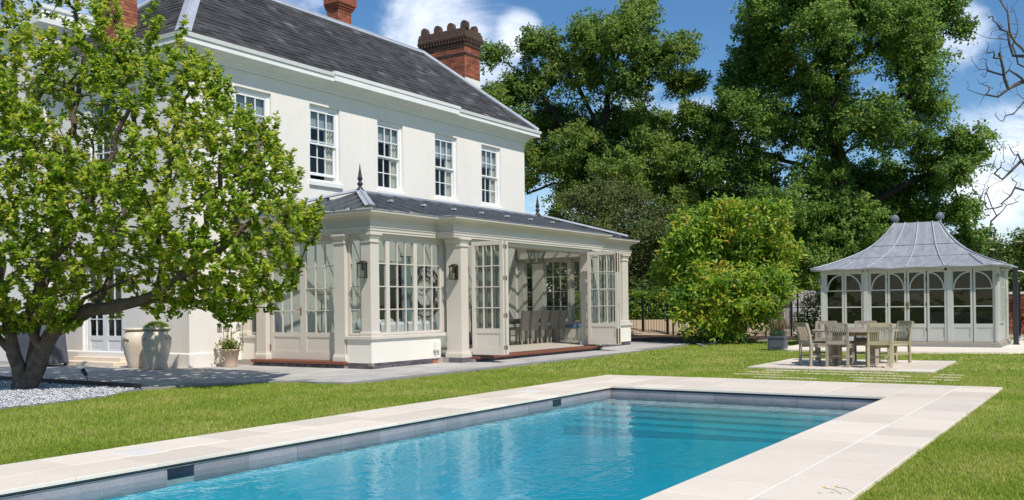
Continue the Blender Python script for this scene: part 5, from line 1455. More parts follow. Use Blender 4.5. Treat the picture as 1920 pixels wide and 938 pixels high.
# ------------------------------------------------------------------ vegetation
# limb and crown measurements are tree-local: u to the photo's right, z up, r lobe radius, in metres
OAK_A= [(-5.66, 13.78, 0.75), (-5.79, 11.62, 0.81), (-4.85, 12.42, 1.13), (-3.5, 14.43, 0.94), (-2.69, 14.96, 0.7), (-2.16, 13.6, 0.94), (-3.5, 12.67, 1.13), (-0.54, 14.66, 1.13), (0.27, 15.46, 0.81), (1.35, 15.98, 0.59), (2.16, 16.32, 0.4), (0.81, 13.97, 1.21), (1.89, 14.9, 0.67), (-0.81, 12.64, 1.35), (1.08, 12.08, 1.21), (2.43, 13.14, 1.13), (3.77, 13.8, 0.7), (3.5, 12.18, 0.86), (4.31, 12.04, 0.54), (-5.12, 10.27, 1.29), (-3.5, 10.52, 1.35), (-2.16, 10.77, 1.21), (-0.54, 10.48, 1.35), (1.62, 10.46, 1.35), (3.1, 10.57, 0.94), (4.04, 10.29, 0.7), (-4.58, 8.78, 1.13), (-3.23, 8.9, 1.13), (-1.62, 8.88, 1.21), (0.27, 8.86, 1.35), (2.16, 8.83, 1.35), (3.77, 8.81, 1.08), (4.58, 8.94, 0.81), (2.69, 7.21, 1.29), (4.31, 7.19, 1.21), (1.08, 6.96, 1.08), (3.5, 5.85, 1.21), (4.85, 5.57, 1.08), (-1.35, 7.39, 1.02), (-4.18, 7.43, 0.59), (-0.27, 6.17, 1.08), (-2.56, 5.66, 0.59)]
OAK_B= [(-4.78, 15.69, 0.77), (-3.74, 15.16, 1.16), (-4.26, 14.14, 0.9), (-2.71, 15.41, 1.29), (-1.42, 14.88, 1.42), (0.13, 15.38, 1.42), (1.68, 15.1, 1.29), (2.97, 15.34, 0.98), (4.0, 14.76, 0.67), (4.73, 14.85, 0.46), (4.44, 13.64, 0.52), (2.97, 14.05, 1.08), (1.42, 13.55, 1.29), (-0.39, 13.06, 1.34), (-2.2, 13.34, 1.29), (-4.0, 13.1, 1.03), (-4.73, 12.59, 0.72), (-4.65, 11.56, 0.98), (-3.23, 11.8, 1.29), (-1.42, 11.26, 1.29), (0.39, 11.24, 1.34), (2.2, 11.73, 1.24), (3.36, 12.49, 0.88), (3.62, 11.07, 0.67), (-5.76, 10.67, 0.67), (-6.2, 9.9, 0.77), (-6.07, 8.74, 1.03), (-4.78, 9.75, 1.16), (-3.23, 9.73, 1.29), (-1.42, 9.2, 1.29), (0.39, 9.17, 1.34), (2.2, 9.67, 1.24), (3.36, 10.04, 0.93), (4.0, 9.0, 0.83), (5.04, 8.6, 0.83), (5.94, 8.33, 0.57), (6.48, 8.07, 0.34), (-6.59, 7.45, 0.98), (-5.04, 7.69, 1.24), (-3.49, 7.41, 1.29), (-1.68, 6.87, 1.29), (0.13, 7.11, 1.34), (1.94, 7.35, 1.29), (3.49, 7.33, 1.24), (4.91, 6.92, 0.93), (5.68, 5.49, 0.77), (-5.81, 5.89, 1.16), (-4.0, 5.35, 1.34), (-2.2, 4.82, 1.34), (-0.39, 4.79, 1.42), (1.42, 5.55, 1.34), (2.97, 5.53, 1.24), (4.52, 5.38, 1.08), (-3.49, 3.28, 1.24), (-1.55, 3.0, 1.24), (0.39, 2.98, 1.29), (5.81, 4.2, 0.77), (-2.71, 16.7, 1.29), (-0.65, 16.93, 1.55), (1.42, 16.65, 1.42), (2.97, 16.37, 1.03)]
YEW= [(-1.71, 5.38, 0.73), (-0.85, 5.58, 0.77), (0.0, 5.79, 0.64), (0.85, 5.24, 0.77), (1.6, 4.7, 0.64), (-1.81, 4.31, 0.81), (-0.85, 4.3, 0.96), (0.21, 4.29, 0.96), (1.28, 3.85, 0.85), (1.92, 3.84, 0.53), (-1.28, 3.03, 0.96), (-0.21, 3.01, 0.96), (0.96, 2.79, 0.96), (1.81, 2.78, 0.6), (0.64, 1.72, 0.85), (1.49, 1.71, 0.68), (-0.64, 1.95, 0.96), (-2.13, 3.46, 0.64), (1.17, 0.86, 0.55)]
BUSH= [(-1.17, 3.97, 0.68), (-0.36, 4.23, 0.65), (0.45, 4.22, 0.61), (1.08, 4.03, 0.57), (1.35, 3.58, 0.65), (-1.35, 3.43, 0.75), (-0.27, 3.42, 0.9), (0.63, 3.41, 0.9), (-1.8, 2.9, 0.65), (1.89, 3.03, 0.43), (-0.99, 2.53, 0.9), (0.09, 2.52, 0.99), (1.17, 2.59, 0.81), (-1.89, 2.18, 0.57), (1.89, 2.49, 0.4), (-1.35, 1.73, 0.86), (-0.27, 1.62, 0.99), (0.9, 1.79, 0.81), (1.44, 1.87, 0.45), (-1.35, 0.92, 0.75), (-0.45, 0.82, 0.86), (0.45, 0.89, 0.81), (1.08, 0.98, 0.45), (-1.8, 1.46, 0.54), (-0.99, 0.37, 0.47), (-0.27, 0.33, 0.47), (0.45, 0.45, 0.54), (-0.09, 3.78, 1.08)]
OAK_A_L= [[(0.05, -0.57), (-0.05, 3.74), (-0.11, 7.78), (-0.27, 9.94), (0.27, 12.63), (0.67, 15.05)], [(-0.16, 8.05), (-1.35, 9.55), (-2.43, 10.78), (-3.64, 12.68), (-5.12, 13.77)], [(-0.11, 7.24), (-1.35, 7.39), (-2.69, 7.46), (-4.04, 6.97)], [(0.0, 7.38), (1.21, 8.04), (2.56, 9.37), (4.04, 10.83)], [(-0.19, 9.67), (-1.08, 11.57), (-2.16, 13.47), (-2.83, 14.69)], [(0.13, 11.82), (1.35, 13.15), (3.23, 13.67)], [(0.05, 5.89), (1.62, 6.68), (3.5, 6.66), (4.85, 6.11)], [(0.4, 13.44), (1.62, 15.04), (2.16, 16.24)]]
OAK_B_L= [[(0.18, -0.64), (0.08, 3.5), (-0.18, 7.37), (-0.52, 10.22), (-1.03, 12.81), (-1.42, 14.88), (-1.68, 16.95)], [(-0.59, 10.74), (-1.68, 12.3), (-2.97, 13.35), (-4.26, 14.65)], [(-0.13, 7.37), (-1.68, 7.65), (-3.49, 8.45), (-5.81, 8.99)], [(-0.34, 8.92), (1.42, 10.19), (2.97, 11.47), (3.74, 12.75)], [(-0.77, 11.51), (0.65, 13.04), (2.45, 14.31), (4.52, 14.68)], [(0.0, 5.56), (1.94, 6.31), (4.0, 7.32), (6.2, 8.07)], [(0.03, 5.05), (-2.2, 5.33), (-4.26, 6.13), (-6.33, 7.19)], [(-0.96, 12.55), (-0.13, 14.35), (1.42, 16.13)], [(-0.46, 9.96), (-2.71, 10.5), (-4.78, 11.56), (-5.68, 10.8)], [(0.08, 4.01), (2.71, 4.76), (5.55, 5.24)]]
MAG_O= [(-2.09, 1.18), (-2.27, 3.91), (-1.82, 6.63), (-0.91, 7.44), (0.73, 7.51), (1.56, 7.32), (1.66, 6.45), (1.82, 6.04), (1.98, 5.72), (2.23, 5.54), (2.36, 5.67), (2.47, 6.03), (2.64, 6.2), (2.77, 6.03), (3.09, 5.75), (3.35, 5.46), (3.5, 5.11), (3.64, 4.93), (3.91, 4.7), (4.23, 4.49), (4.37, 4.21), (4.59, 4.1), (4.73, 3.6), (4.98, 3.09), (5.09, 2.84), (5.04, 2.64), (4.87, 2.28), (4.82, 2.08), (4.68, 1.6), (4.5, 1.46), (4.18, 1.38), (3.64, 1.29), (3.09, 1.43), (2.36, 1.17), (1.82, 1.4), (1.46, 1.18), (0.73, 1.24), (0.18, 1.29), (-0.36, 1.16), (-1.27, 1.08)]
MAG_L= [[(0.0, -0.07), (-0.02, 0.34), (-0.11, 0.79), (-0.23, 1.52), (-0.32, 2.52), (-0.45, 3.61), (-0.55, 5.25)], [(0.09, -0.08), (0.11, 0.42), (0.18, 0.97), (0.32, 1.51), (0.41, 2.42), (0.5, 3.6), (0.64, 4.78), (0.77, 6.06)], [(0.18, -0.08), (0.29, 0.33), (0.41, 0.69), (0.59, 0.96), (0.91, 1.14), (1.27, 1.32), (1.82, 1.39), (2.36, 1.53), (2.91, 1.85), (3.37, 2.16), (3.82, 2.43), (4.37, 2.92)], [(1.82, 1.39), (2.27, 1.49), (2.73, 1.48), (3.18, 1.42), (3.68, 1.38), (3.91, 1.61), (4.14, 1.74)], [(0.18, 0.24), (0.36, 0.69), (0.18, 1.15), (0.45, 1.65), (0.82, 2.24), (1.36, 2.96), (1.82, 3.68), (2.27, 4.49)], [(1.27, 1.32), (1.46, 1.86), (1.55, 2.5), (1.68, 3.41), (1.77, 4.22), (1.73, 5.23)], [(2.36, 1.53), (2.44, 2.03), (2.41, 2.58), (2.55, 3.21), (2.77, 4.03), (3.0, 4.76)], [(0.59, 0.96), (1.0, 1.51), (1.55, 1.77), (2.05, 2.04)], [(-0.14, 0.61), (-0.64, 1.16), (-1.18, 1.71), (-1.73, 2.63)], [(3.37, 2.16), (3.73, 2.75), (4.0, 3.38), (4.23, 4.01)], [(0.82, 2.24), (1.0, 2.96), (1.09, 3.87), (1.0, 4.96)], [(2.91, 1.85), (3.18, 2.66), (3.41, 3.57), (3.46, 4.39)]]
DEAD_L= [[(0.19, -0.23), (0.0, 3.97), (-0.19, 7.22), (-0.29, 9.7), (-0.48, 12.0)], [(-0.19, 7.03), (-0.76, 8.09), (-1.53, 8.38), (-2.0, 7.85)], [(-0.15, 6.27), (-0.95, 8.76), (-1.43, 9.91), (-2.1, 10.68), (-2.2, 11.44), (-2.52, 11.92)], [(-1.43, 9.91), (-1.81, 10.01), (-2.0, 10.87), (-2.29, 10.97)], [(-0.76, 8.09), (-1.34, 9.14), (-1.91, 8.86), (-2.29, 8.58), (-2.71, 8.68)], [(-1.91, 8.86), (-2.2, 9.63), (-2.33, 10.11)], [(-0.19, 7.6), (-1.05, 9.43), (-1.62, 9.72), (-1.81, 10.39), (-1.62, 10.86), (-1.72, 11.63)], [(-1.34, 9.14), (-1.91, 9.53), (-2.1, 9.34), (-2.63, 9.54)], [(-0.1, 4.74), (-0.95, 5.7), (-1.43, 6.28), (-1.81, 5.9), (-2.1, 5.62)], [(-1.43, 6.28), (-1.72, 6.48), (-1.91, 6.1)], [(-0.04, 3.97), (-0.95, 5.13), (-1.62, 5.33), (-2.1, 4.76)]]
SAP_L= [[(-0.58, 4.86), (-0.53, 6.03), (-0.35, 6.9), (0.0, 8.07), (0.18, 8.8)], [(-0.47, 6.32), (-0.15, 7.19), (0.44, 7.63), (0.88, 7.77)], [(-0.35, 6.9), (-0.7, 7.64), (-0.88, 8.37)], [(0.64, 4.85), (0.58, 6.02), (0.88, 6.89), (1.31, 7.47)], [(0.61, 5.87), (1.17, 6.45), (1.81, 6.64)], [(0.58, 6.02), (0.15, 6.75), (0.0, 7.13)], [(-0.53, 6.03), (-1.02, 6.62), (-1.31, 7.15)]]
def frame(O):
    O = Vector(O)
    return lambda u, v, z: O + RGT * u + FWD * v + Vector((0, 0, z - O.z))
def grow(limbs, targets, trunk_r, tip_r, step=.35, wob=.08, pow_=.5, sag=.0, jit=None):
    """limbs: list of polylines (first one the trunk); twigs then grow from the nearest wood to every target"""
    P, par, w, lim = [], [], [], []
    for li, l in enumerate(limbs):
        l = [Vector(p) for p in l]
        pts = [l[0]]
        for a, b in zip(l[:-1], l[1:]):
            k = max(1, int((b - a).length / step))
            for i in range(1, k + 1):
                q = a.lerp(b, i / k)
                if i < k: q = q + Vector((rnd.gauss(0, wob), rnd.gauss(0, wob), rnd.gauss(0, wob * .7)))
                pts.append(q)
        if li == 0 or not P: prev = -1
        else:
            d = [(p - pts[0]).length for p in P]
            prev = int(np.argmin(d)); pts = pts[1:] if d[prev] < step * 2 else pts
        for q in pts:
            P.append(q); par.append(prev); w.append(0.); prev = len(P) - 1
    A = np.array([tuple(p) for p in P])
    td = np.array([tuple(t) for t in targets])
    if len(td):
        dist = np.array([np.min(np.linalg.norm(A - t, axis=1)) for t in td])
        buf = np.zeros((len(A) + len(td) * 4, 3)); buf[:len(A)] = A; cnt = len(A)
        ends = []
        for i in np.argsort(dist):
            t = td[i]
            dd = np.linalg.norm(buf[:cnt] - t, axis=1) + np.maximum(0, buf[:cnt, 2] - t[2]) * .55
            j = int(np.argmin(dd))
            a, b = Vector(buf[j]), Vector(t)
            L_ = (b - a).length
            prev = j
            k = 3 if L_ > .5 else 2
            for q in range(1, k + 1):
                p = a.lerp(b, q / k)
                if q < k: p += Vector((rnd.gauss(0, 1), rnd.gauss(0, 1), rnd.gauss(-.3, .8))) * L_ * .09
                P.append(p); par.append(prev); w.append(0.); prev = len(P) - 1
                buf[cnt] = p; cnt += 1
            w[prev] += 1; ends.append((prev, i))
    else: ends = []
    for i in range(len(P) - 1, -1, -1):
        if w[i] == 0: w[i] = .6
        if par[i] >= 0: w[par[i]] += w[i]
    wm = max(w)
    rad = [max(tip_r, trunk_r * (x / wm) ** pow_) for x in w]
    kids = [[] for _ in P]
    for i, p in enumerate(par):
        if p >= 0: kids[p].append(i)
    trunk, twig = MB(), MB()
    stack_ = [(i, None) for i, p in enumerate(par) if p < 0]
    while stack_:
        i, fromp = stack_.pop()
        chain = [i] if fromp is None else [fromp, i]
        c = i
        while kids[c]:
            k = sorted(kids[c], key=lambda q: -w[q])
            for o in k[1:]: stack_.append((o, c))
            c = k[0]; chain.append(c)
        rr = [rad[q] for q in chain]
        if fromp is not None: rr[0] = min(rad[fromp], rad[i] * 1.15)
        big = rr[min(1, len(rr) - 1)] > trunk_r * .28
        (trunk if big else twig).tube([P[q] for q in chain], rr, 8 if big else (5 if rr[0] > .02 else 4), caps=False)
    tips = []
    for pr, i in ends:
        q = par[pr]
        tips.append((i, (P[pr] - P[q]).normalized()))
    return trunk, twig, tips
def lobes_to_leaves(F, lobes, depth, dens, sub, per, ln, wd, flat=.6, upbias=.35, vtab=None, shell=(.45, 1.0)):
    pos, dr, nr, cen = [], [], [], []
    for li, (u, z, r) in enumerate(lobes):
        v = vtab[li]
        c0 = np.array(F(u, v, z))
        n = max(4, int(dens * r ** 1.8))
        d = rng.normal(0, 1, (n, 3)); d[:, 2] += upbias; d /= np.linalg.norm(d, axis=1, keepdims=True)
        c = c0 + d * r * rng.uniform(shell[0], shell[1], (n, 1)) * np.array([1, 1, .85])
        cen += [tuple(q) for q in c]
        sr = rng.uniform(sub[0], sub[1], n)
        k = rng.poisson(per, n)
        idx = np.repeat(np.arange(n), k)
        o = rng.normal(0, 1, (len(idx), 3)); o[:, 2] *= flat
        o /= (np.linalg.norm(o, axis=1, keepdims=True) + 1e-9)
        o *= rng.uniform(0, 1, (len(idx), 1)) ** .45
        pos.append(c[idx] + o * sr[idx][:, None])
        dr.append(o + rng.normal(0, .5, o.shape)); nr.append(d[idx] * .5 + rng.normal(0, .55, o.shape) + np.array([-.38, -.62, .8]))
    return np.concatenate(pos), np.concatenate(dr), np.concatenate(nr), cen
def depths(lobes, half):
    us = [l[0] for l in lobes]; zs = [l[1] for l in lobes]
    um, us_ = (max(us) + min(us)) / 2, (max(us) - min(us)) / 2 + .5
    return [rnd.uniform(-1, 1) * half * math.sqrt(max(.08, 1 - ((l[0] - um) / us_) ** 2)) for l in lobes]
def fill(lobes, n, r):
    """extra foliage lobes between neighbouring ones"""
    out = list(lobes)
    while len(out) < len(lobes) + n:
        a, b = rnd.choice(lobes), rnd.choice(lobes)
        if .6 < math.hypot(a[0] - b[0], a[1] - b[1]) < 3.2: out.append(((a[0] + b[0]) / 2, (a[1] + b[1]) / 2, r * rnd.uniform(.8, 1.2)))
    return out
def oak(name, label, O, lobes, limbs, half, leafm, tr):
    t = thing(name, label, 'tree', O, 'oaks beyond the garden railings')
    F = frame(O)
    lb = []
    for li, l in enumerate(limbs):
        dv = rnd.uniform(-.35, .35)
        lb.append([F(u, dv * abs(u - l[0][0]), max(z, -.15) if k == 0 and li == 0 else z) for k, (u, z) in enumerate(l)])
    vt = depths(lobes, half)
    pos, dr, nr, cen = lobes_to_leaves(F, lobes, half, 92, (.16, .36), 38, .2, .12, vtab=vt, shell=(.2, 1.34))
    tg = [F(u, v, z) for (u, z, r), v in zip(lobes, vt)] + [Vector(c) for c in cen[::7]]
    trunk, twig, _ = grow(lb, tg, tr, .016, .6, .07, .52)
    tk = trunk.build('trunk', 'barkd', t, True)
    twig.build('branches', 'barkd', tk, True, 'stuff')
    leaves('crown', pos, dr, nr, .165, .105, leafm, t)
    return t
def at(D, px_u): return None
OA = FWD * 48 + RGT * ((1140 - 960) * 48 / 1781.2)
OB = FWD * 46 + RGT * ((1585 - 960) * 46 / 1781.2)
OAK_B += [(.1, 2.2, 1.2), (-1.3, 2.0, 1.1), (1.5, 3.4, 1.3), (-2.6, 2.6, 1.2), (0, 4.4, 1.2), (-.6, 3.3, 1.1)]
oak('oak_tree', 'broad open oak with a dark forked trunk rising behind the house end', OA, fill(OAK_A, 12, .8), OAK_A_L, 3.6, 'oakleafw', .42)
oak('oak_tree', 'tall dense dark green oak towering behind the summerhouse', OB, fill(OAK_B, 18, .9), OAK_B_L, 4.2, 'oakleaf', .55)

def bush(name, label, cat, O, lobes, half, dens, sub, per, ln, wd, leafm, tr=.12, group=None, bark='barkd', shape=4, flat=.7, shell=(.45, 1.), upb=.35):
    t = thing(name, label, cat, O, group)
    F = frame(O)
    vt = depths(lobes, half)
    pos, dr, nr, cen = lobes_to_leaves(F, lobes, half, dens, sub, per, ln, wd, vtab=vt, flat=flat, shell=shell, upbias=upb)
    ok = pos[:, 2] > .02
    tg = [F(u, v, z) for (u, z, r), v in zip(lobes, vt)] + [Vector(c) for c in cen[::5] if c[2] > .1]
    hm = max(l[1] for l in lobes)
    trunk, twig, _ = grow([[F(0, 0, -.1), F(.05, .05, hm * .3), F(-.05, .1, hm * .6)], [F(.02, 0, .1), F(.5, -.1, hm * .3)], [F(-.02, 0, .1), F(-.5, .1, hm * .3)]], tg, tr, .008, .3, .04, .5)
    tk = trunk.build('trunk', bark, t, True); twig.build('branches', bark, tk, True, 'stuff')
    leaves('foliage', pos[ok], dr[ok], nr[ok], ln, wd, leafm, t, shape=shape)
    return t
def ground_at(D, px): return FWD * D + RGT * ((px - 960) * D / 1781.2)
YEW = [q for q in YEW if not (q[1] < 2.4 and q[0] > .2)]
bush('yew_tree', 'dull dark green yew behind the right end of the conservatory', 'tree', ground_at(38, 1160), YEW, 1.7, 38, (.22, .5), 75, .13, .05, 'yewleaf', .2, flat=.5)
for k in range(34):
    a = math.pi * (.02 + .96 * k / 33)
    BUSH.append((2.2 * math.cos(a) * rnd.uniform(.9, 1.06), 2.45 + 2.05 * math.sin(a) * rnd.uniform(.92, 1.1), rnd.uniform(.16, .36)))
bush('golden_laurel', 'large rounded laurel bush with yellow green leaf tips beside the lawn', 'bush', ground_at(32, 1365), [(q[0] * .93, q[1] * .96, q[2]) for q in BUSH if q[1] > .55 or abs(q[0]) < .9], 2.0, 64, (.14, .3), 24, .21, .075, 'laurel', .12, shape=6, flat=.6, shell=(.5, 1.22))
def blob_lobes(w, h, n, r, base=.2):
    out = []
    for _ in range(n):
        a, b = rnd.uniform(-1, 1), rnd.random()
        out.append((a * w * math.sqrt(max(.1, 1 - b * b * .8)), base + b * h, rnd.uniform(.7, 1.2) * r))
    return out
# hedge beyond the drive
HC = ground_at(44.0, 1262) + Vector((0, 0, .5))
h = thing('clipped_hedge', 'bright green beech hedge behind the railings and tan drive', 'hedge', HC)
n = 26000
hu, hv, hz_ = rng.uniform(-4.6, 3.4, n), rng.uniform(-.35, .5, n), rng.uniform(0, 1, n) ** .75 * 1.25
hp = np.array(HC) + hu[:, None] * np.array(RGT) + hv[:, None] * np.array(FWD) + np.stack([0 * hz_, 0 * hz_, hz_], 1)
hp += rng.normal(0, .09, hp.shape)
leaves('foliage', hp, rng.normal(0, 1, hp.shape), rng.normal(0, .6, hp.shape) + np.array([-.6, -.6, .5]), .14, .09, 'hedge', h)
mb = MB()
for k in range(16): mb.tube([HC + RGT * (-4.4 + k * .5), HC + RGT * (-4.4 + k * .5 + rnd.uniform(-.1, .1)) + Vector((0, 0, 1.0))], .03, 5)
mb.build('stems', 'barkd', h, kind='stuff')
# background trees, each its own
BT = [(62, 1010, 4.5, 6, 'far'), (60, 1075, 3.5, 5.2, 'far'), (84, 1300, 7.5, 10.5, 'far'), (58, 1400, 5, 6.6, 'far'), (60, 1480, 5.5, 7.6, 'far'), (82, 1245, 6.5, 9, 'far'), (62, 1680, 5, 7.0, 'far'), (66, 1790, 4.5, 6.2, 'far'), (70, 1870, 4.2, 6.0, 'far'), (74, 1950, 4.5, 5.6, 'far'), (58, 1560, 4.5, 6.8, 'far'), (80, 1175, 6, 8.2, 'far')]
BL_ = ['low background tree showing between the house end and the yew', 'background tree just left of the yew top', 'tall background tree filling the gap between the two oaks', 'background tree behind the golden laurel', 'background tree behind the small gap right of the laurel', 'background tree behind the yew right edge', 'background tree behind the summerhouse roof ridge', 'background tree right of the big dark oak, lower crown', 'background tree above the flowering elder', 'background tree at the far right edge of the garden', 'background tree behind the dark oak trunk', 'background tree behind the yew']
for (D, px, w, hh, _), lb in zip(BT, BL_):
    bush('background_tree', lb, 'tree', ground_at(D, px), blob_lobes(w * .62, hh * .78, int(9 + w), w * .30, .8), w * .5, 9, (.4, .8), 46, .30, .2, 'farleaf', .2, 'trees behind the drive')
bush('elder_bush', 'light green elder with flat cream flower heads right of the summerhouse', 'bush', ground_at(41, 1895), [(u - .2, z, r) for u, z, r in blob_lobes(1.5, 3.0, 16, .62, .7)], 1.2, 40, (.2, .42), 34, .17, .075, 'elder', .1, shape=6)
eb_ = bpy.data.objects['elder_bush']
F = frame(ground_at(41, 1895))
mb = MB()
for k in range(24):
    c = F(rnd.uniform(-1.7, 1.4), -rnd.uniform(.9, 1.6), rnd.uniform(2.0, 4.0))
    MB().lathe([(.02, -.02), (.10, 0), (.11, .02), (.02, .035)], c, 7, None).build('flower_head', 'flower', eb_)
bush('leafy_shrub', 'upright light green shrub between the lavender planter and the summerhouse', 'shrub', ground_at(29.3, 1518), [(-.25, .35, .3), (.15, .4, .32), (-.05, .75, .3), (.3, .8, .25), (-.35, .75, .2), (.1, 1.15, .22), (.3, 1.25, .16), (-.15, 1.1, .14), (.28, 1.5, .1), (.0, 1.4, .09)], .3, 120, (.08, .16), 14, .10, .05, 'shrubl', .03, shape=6)
bush('red_shrub', 'red leaved shrub beside the dark post at the right edge', 'shrub', ground_at(36, 1912), [(-.1, .9, .34), (.25, 1.0, .36), (.1, .6, .3), (.45, .6, .3), (.0, 1.25, .24)], .4, 90, (.1, .2), 16, .10, .05, 'redleaf', .03, shape=6)
bush('underplanting', 'low glossy green plants under the golden laurel', 'shrub', ground_at(31, 1355), [(-.7, .2, .22), (-.25, .15, .2), (.2, .2, .24), (.6, .15, .18), (-1.0, .3, .2)], .3, 90, (.08, .16), 16, .15, .05, 'oakleaf', .02, shape=6)
# dead tree at the right edge and bare saplings
def bare(name, label, O, limbs, tr, tip, mt, extra):
    t = thing(name, label, 'tree', O)
    F = frame(O)
    lb = []
    for l in limbs:
        dv = rnd.uniform(-.4, .4)
        lb.append([F(u, dv * math.hypot(u - l[0][0], z - l[0][1]) * .5, z) for u, z in l])
    tg = []
    for l in lb[1:]:
        for k in range(extra):
            i = rnd.randrange(max(1, len(l) // 2), len(l)); q = l[i]
            tg.append(q + RGT * rnd.uniform(-.7, .25) + FWD * rnd.uniform(-.4, .4) + Vector((0, 0, rnd.uniform(-.25, .6))))
    a, b, _ = grow(lb, tg, tr, tip, .3, .045, .6)
    tk = a.build('trunk', mt, t, True); b.build('branches', mt, tk, True, 'stuff')
bare('dead_tree', 'bare dead tree whose pale branches reach in from the right edge', ground_at(34, 2000), DEAD_L, .17, .006, 'barkp', 20)
bare('bare_sapling', 'thin leafless sapling beyond the garden right of the big oak', ground_at(52, 1850), SAP_L[:3] + SAP_L[6:], .045, .008, 'barkp', 14)
bare('bare_sapling', 'thin leafless sapling above the elder near the right edge', ground_at(52, 1850), [[(SAP_L[3][0][0], 0)] + SAP_L[3]] + SAP_L[4:6], .045, .008, 'barkp', 14)
bpy.data.objects['bare_sapling']['group'] = bpy.data.objects['bare_sapling.001']['group'] = 'leafless saplings'

# the old magnolia in front of the house
MO = Vector((9.06, 15.80, 0))
t = thing('magnolia_tree', 'old spreading magnolia with twisted low limbs and bright green leaves', 'tree', MO)
F = frame(MO)
def zig(l, dv, dv2=0):
    return [F(u, dv * abs(u - l[0][0]) * .5 + dv2 * max(0, z - l[0][1]) * .4, max(z, -.2) if z < .0 else z) for u, z in l]
dvs = [(.3, -.3), (-.2, .35), (-.35, 0), (.15, -.2), (-.1, -.5), (.5, .3), (-.4, -.3), (.6, .2), (-.3, .2), (-.5, -.4), (.3, .55), (.45, -.1)]
lb = [zig(l, *d) for l, d in zip(MAG_L, dvs)]
MAG_O = [(u, z - ((.10 if 1.6 < u < 3.2 else .3) if z < 1.6 and -.5 < u < 4.5 else 0)) for u, z in MAG_O]
umin, umax = min(p[0] for p in MAG_O), max(p[0] for p in MAG_O)
zmin, zmax = min(p[1] for p in MAG_O), max(p[1] for p in MAG_O)
def edge_dist(u, z):
    b = 9
    for (ax, ay), (bx, by) in zip(MAG_O, MAG_O[1:] + MAG_O[:1]):
        dx, dy = bx - ax, by - ay
        q = max(0, min(1, ((u - ax) * dx + (z - ay) * dy) / (dx * dx + dy * dy + 1e-9)))
        b = min(b, math.hypot(u - ax - q * dx, z - ay - q * dy))
    return b
tg = []
while len(tg) < 4700:
    u, z = rnd.uniform(umin, umax), rnd.uniform(zmin, zmax)
    if not inpoly((u, z), MAG_O): continue
    if math.hypot((u - 1.0) / .42, (z - 6.35) / .5) < 1: continue
    e = edge_dist(u, z)
    if e < .06: continue
    hv = 2.1 * math.sqrt(min(1, e / 1.5))
    v = rnd.choice((-1, -1, 1)) * hv * rnd.random() ** .55
    # loose clumping leaves windows onto the wall behind
    if math.sin(u * 2.1 + 1.3 * math.sin(z * 1.7)) + math.sin(z * 2.6 + v * 1.5 + u) < -1.1: continue
    tg.append(F(u, v, z))
# upright young shoots round the outline
for _ in range(120):
    i = rnd.randrange(len(MAG_O) - 1)
    (ax, ay), (bx, by) = MAG_O[i], MAG_O[i + 1]
    q = rnd.random()
    u, z = ax + (bx - ax) * q, ay + (by - ay) * q
    if z < 2.6 or u < -1: continue
    v = rnd.uniform(-1.2, .6); ou = .25 if u > 2 else 0
    for k in range(rnd.randint(2, 5)):
        tg.append(F(u - .12 + ou * k * .14 + rnd.gauss(0, .03), v + rnd.gauss(0, .03), z - .12 + k * .105))
trunk, twig, tips = grow(lb, tg, .21, .004, .22, .035, .5)
tk = trunk.build('trunk', 'bark', t, True)
twig.build('branches', 'bark', tk, True, 'stuff')
pos, dr, nr = [], [], []
for i, d in tips:
    p = tg[i]
    k = rnd.randint(11, 17)
    up = (d * .7 + Vector((0, 0, .7))).normalized()
    a0 = rnd.random() * 6.28
    e1 = up.orthogonal().normalized(); e2 = up.cross(e1)
    for q in range(k):
        a = a0 + q * 2.4
        sp = rnd.uniform(.5, 1.25)
        dirv = (e1 * math.cos(a) + e2 * math.sin(a)) * sp + up * rnd.uniform(.25, .9)
        pos.append(tuple(p - up * rnd.uniform(0, .16))); dr.append(tuple(dirv)); nr.append(tuple(up * .6 + Vector((-.45 + rnd.gauss(0, .4), -.75 + rnd.gauss(0, .4), .75))))
pos, dr, nr = np.array(pos), np.array(dr), np.array(nr)
# the 300 leaves nearest the camera are single objects, the others one mass
dc_ = (pos - np.array([0, 0, EYE])) @ np.array(FWD)
order = np.argsort(dc_)
crown = leaves('crown', pos[order[300:]], dr[order[300:]], nr[order[300:]], .104, .056, 'magleaf', t, fold=.22, shape=6)
LM = []
for k in range(5):
    w, f, dr_ = rnd.uniform(.055, .072), rnd.uniform(.14, .3), rnd.uniform(.08, .2)
    l_k = rnd.uniform(.10, .135)
    LM.append(MB().add([(0, 0, 0), (.35 * l_k, .4 * w, f * w), (.72 * l_k, .45 * w, f * w * .8), (l_k, 0, -dr_ * l_k), (.72 * l_k, -.45 * w, f * w * .8), (.35 * l_k, -.4 * w, f * w), (.55 * l_k, 0, -.02 * l_k)],
                       [(0, 1, 6), (1, 2, 6), (2, 3, 6), (3, 4, 6), (4, 5, 6), (5, 0, 6)]).mesh('leaf', 'magleaf1'))
for i in order[:300]:
    x = Vector(dr[i]).normalized(); y = Vector(nr[i]).cross(x).normalized(); z = x.cross(y)
    M = Matrix((x, y, z)).transposed().to_4x4(); M.translation = Vector(pos[i])
    inst('leaf', rnd.choice(LM), M, crown).parent = crown
for o in crown.children: o.matrix_parent_inverse = I4.copy()

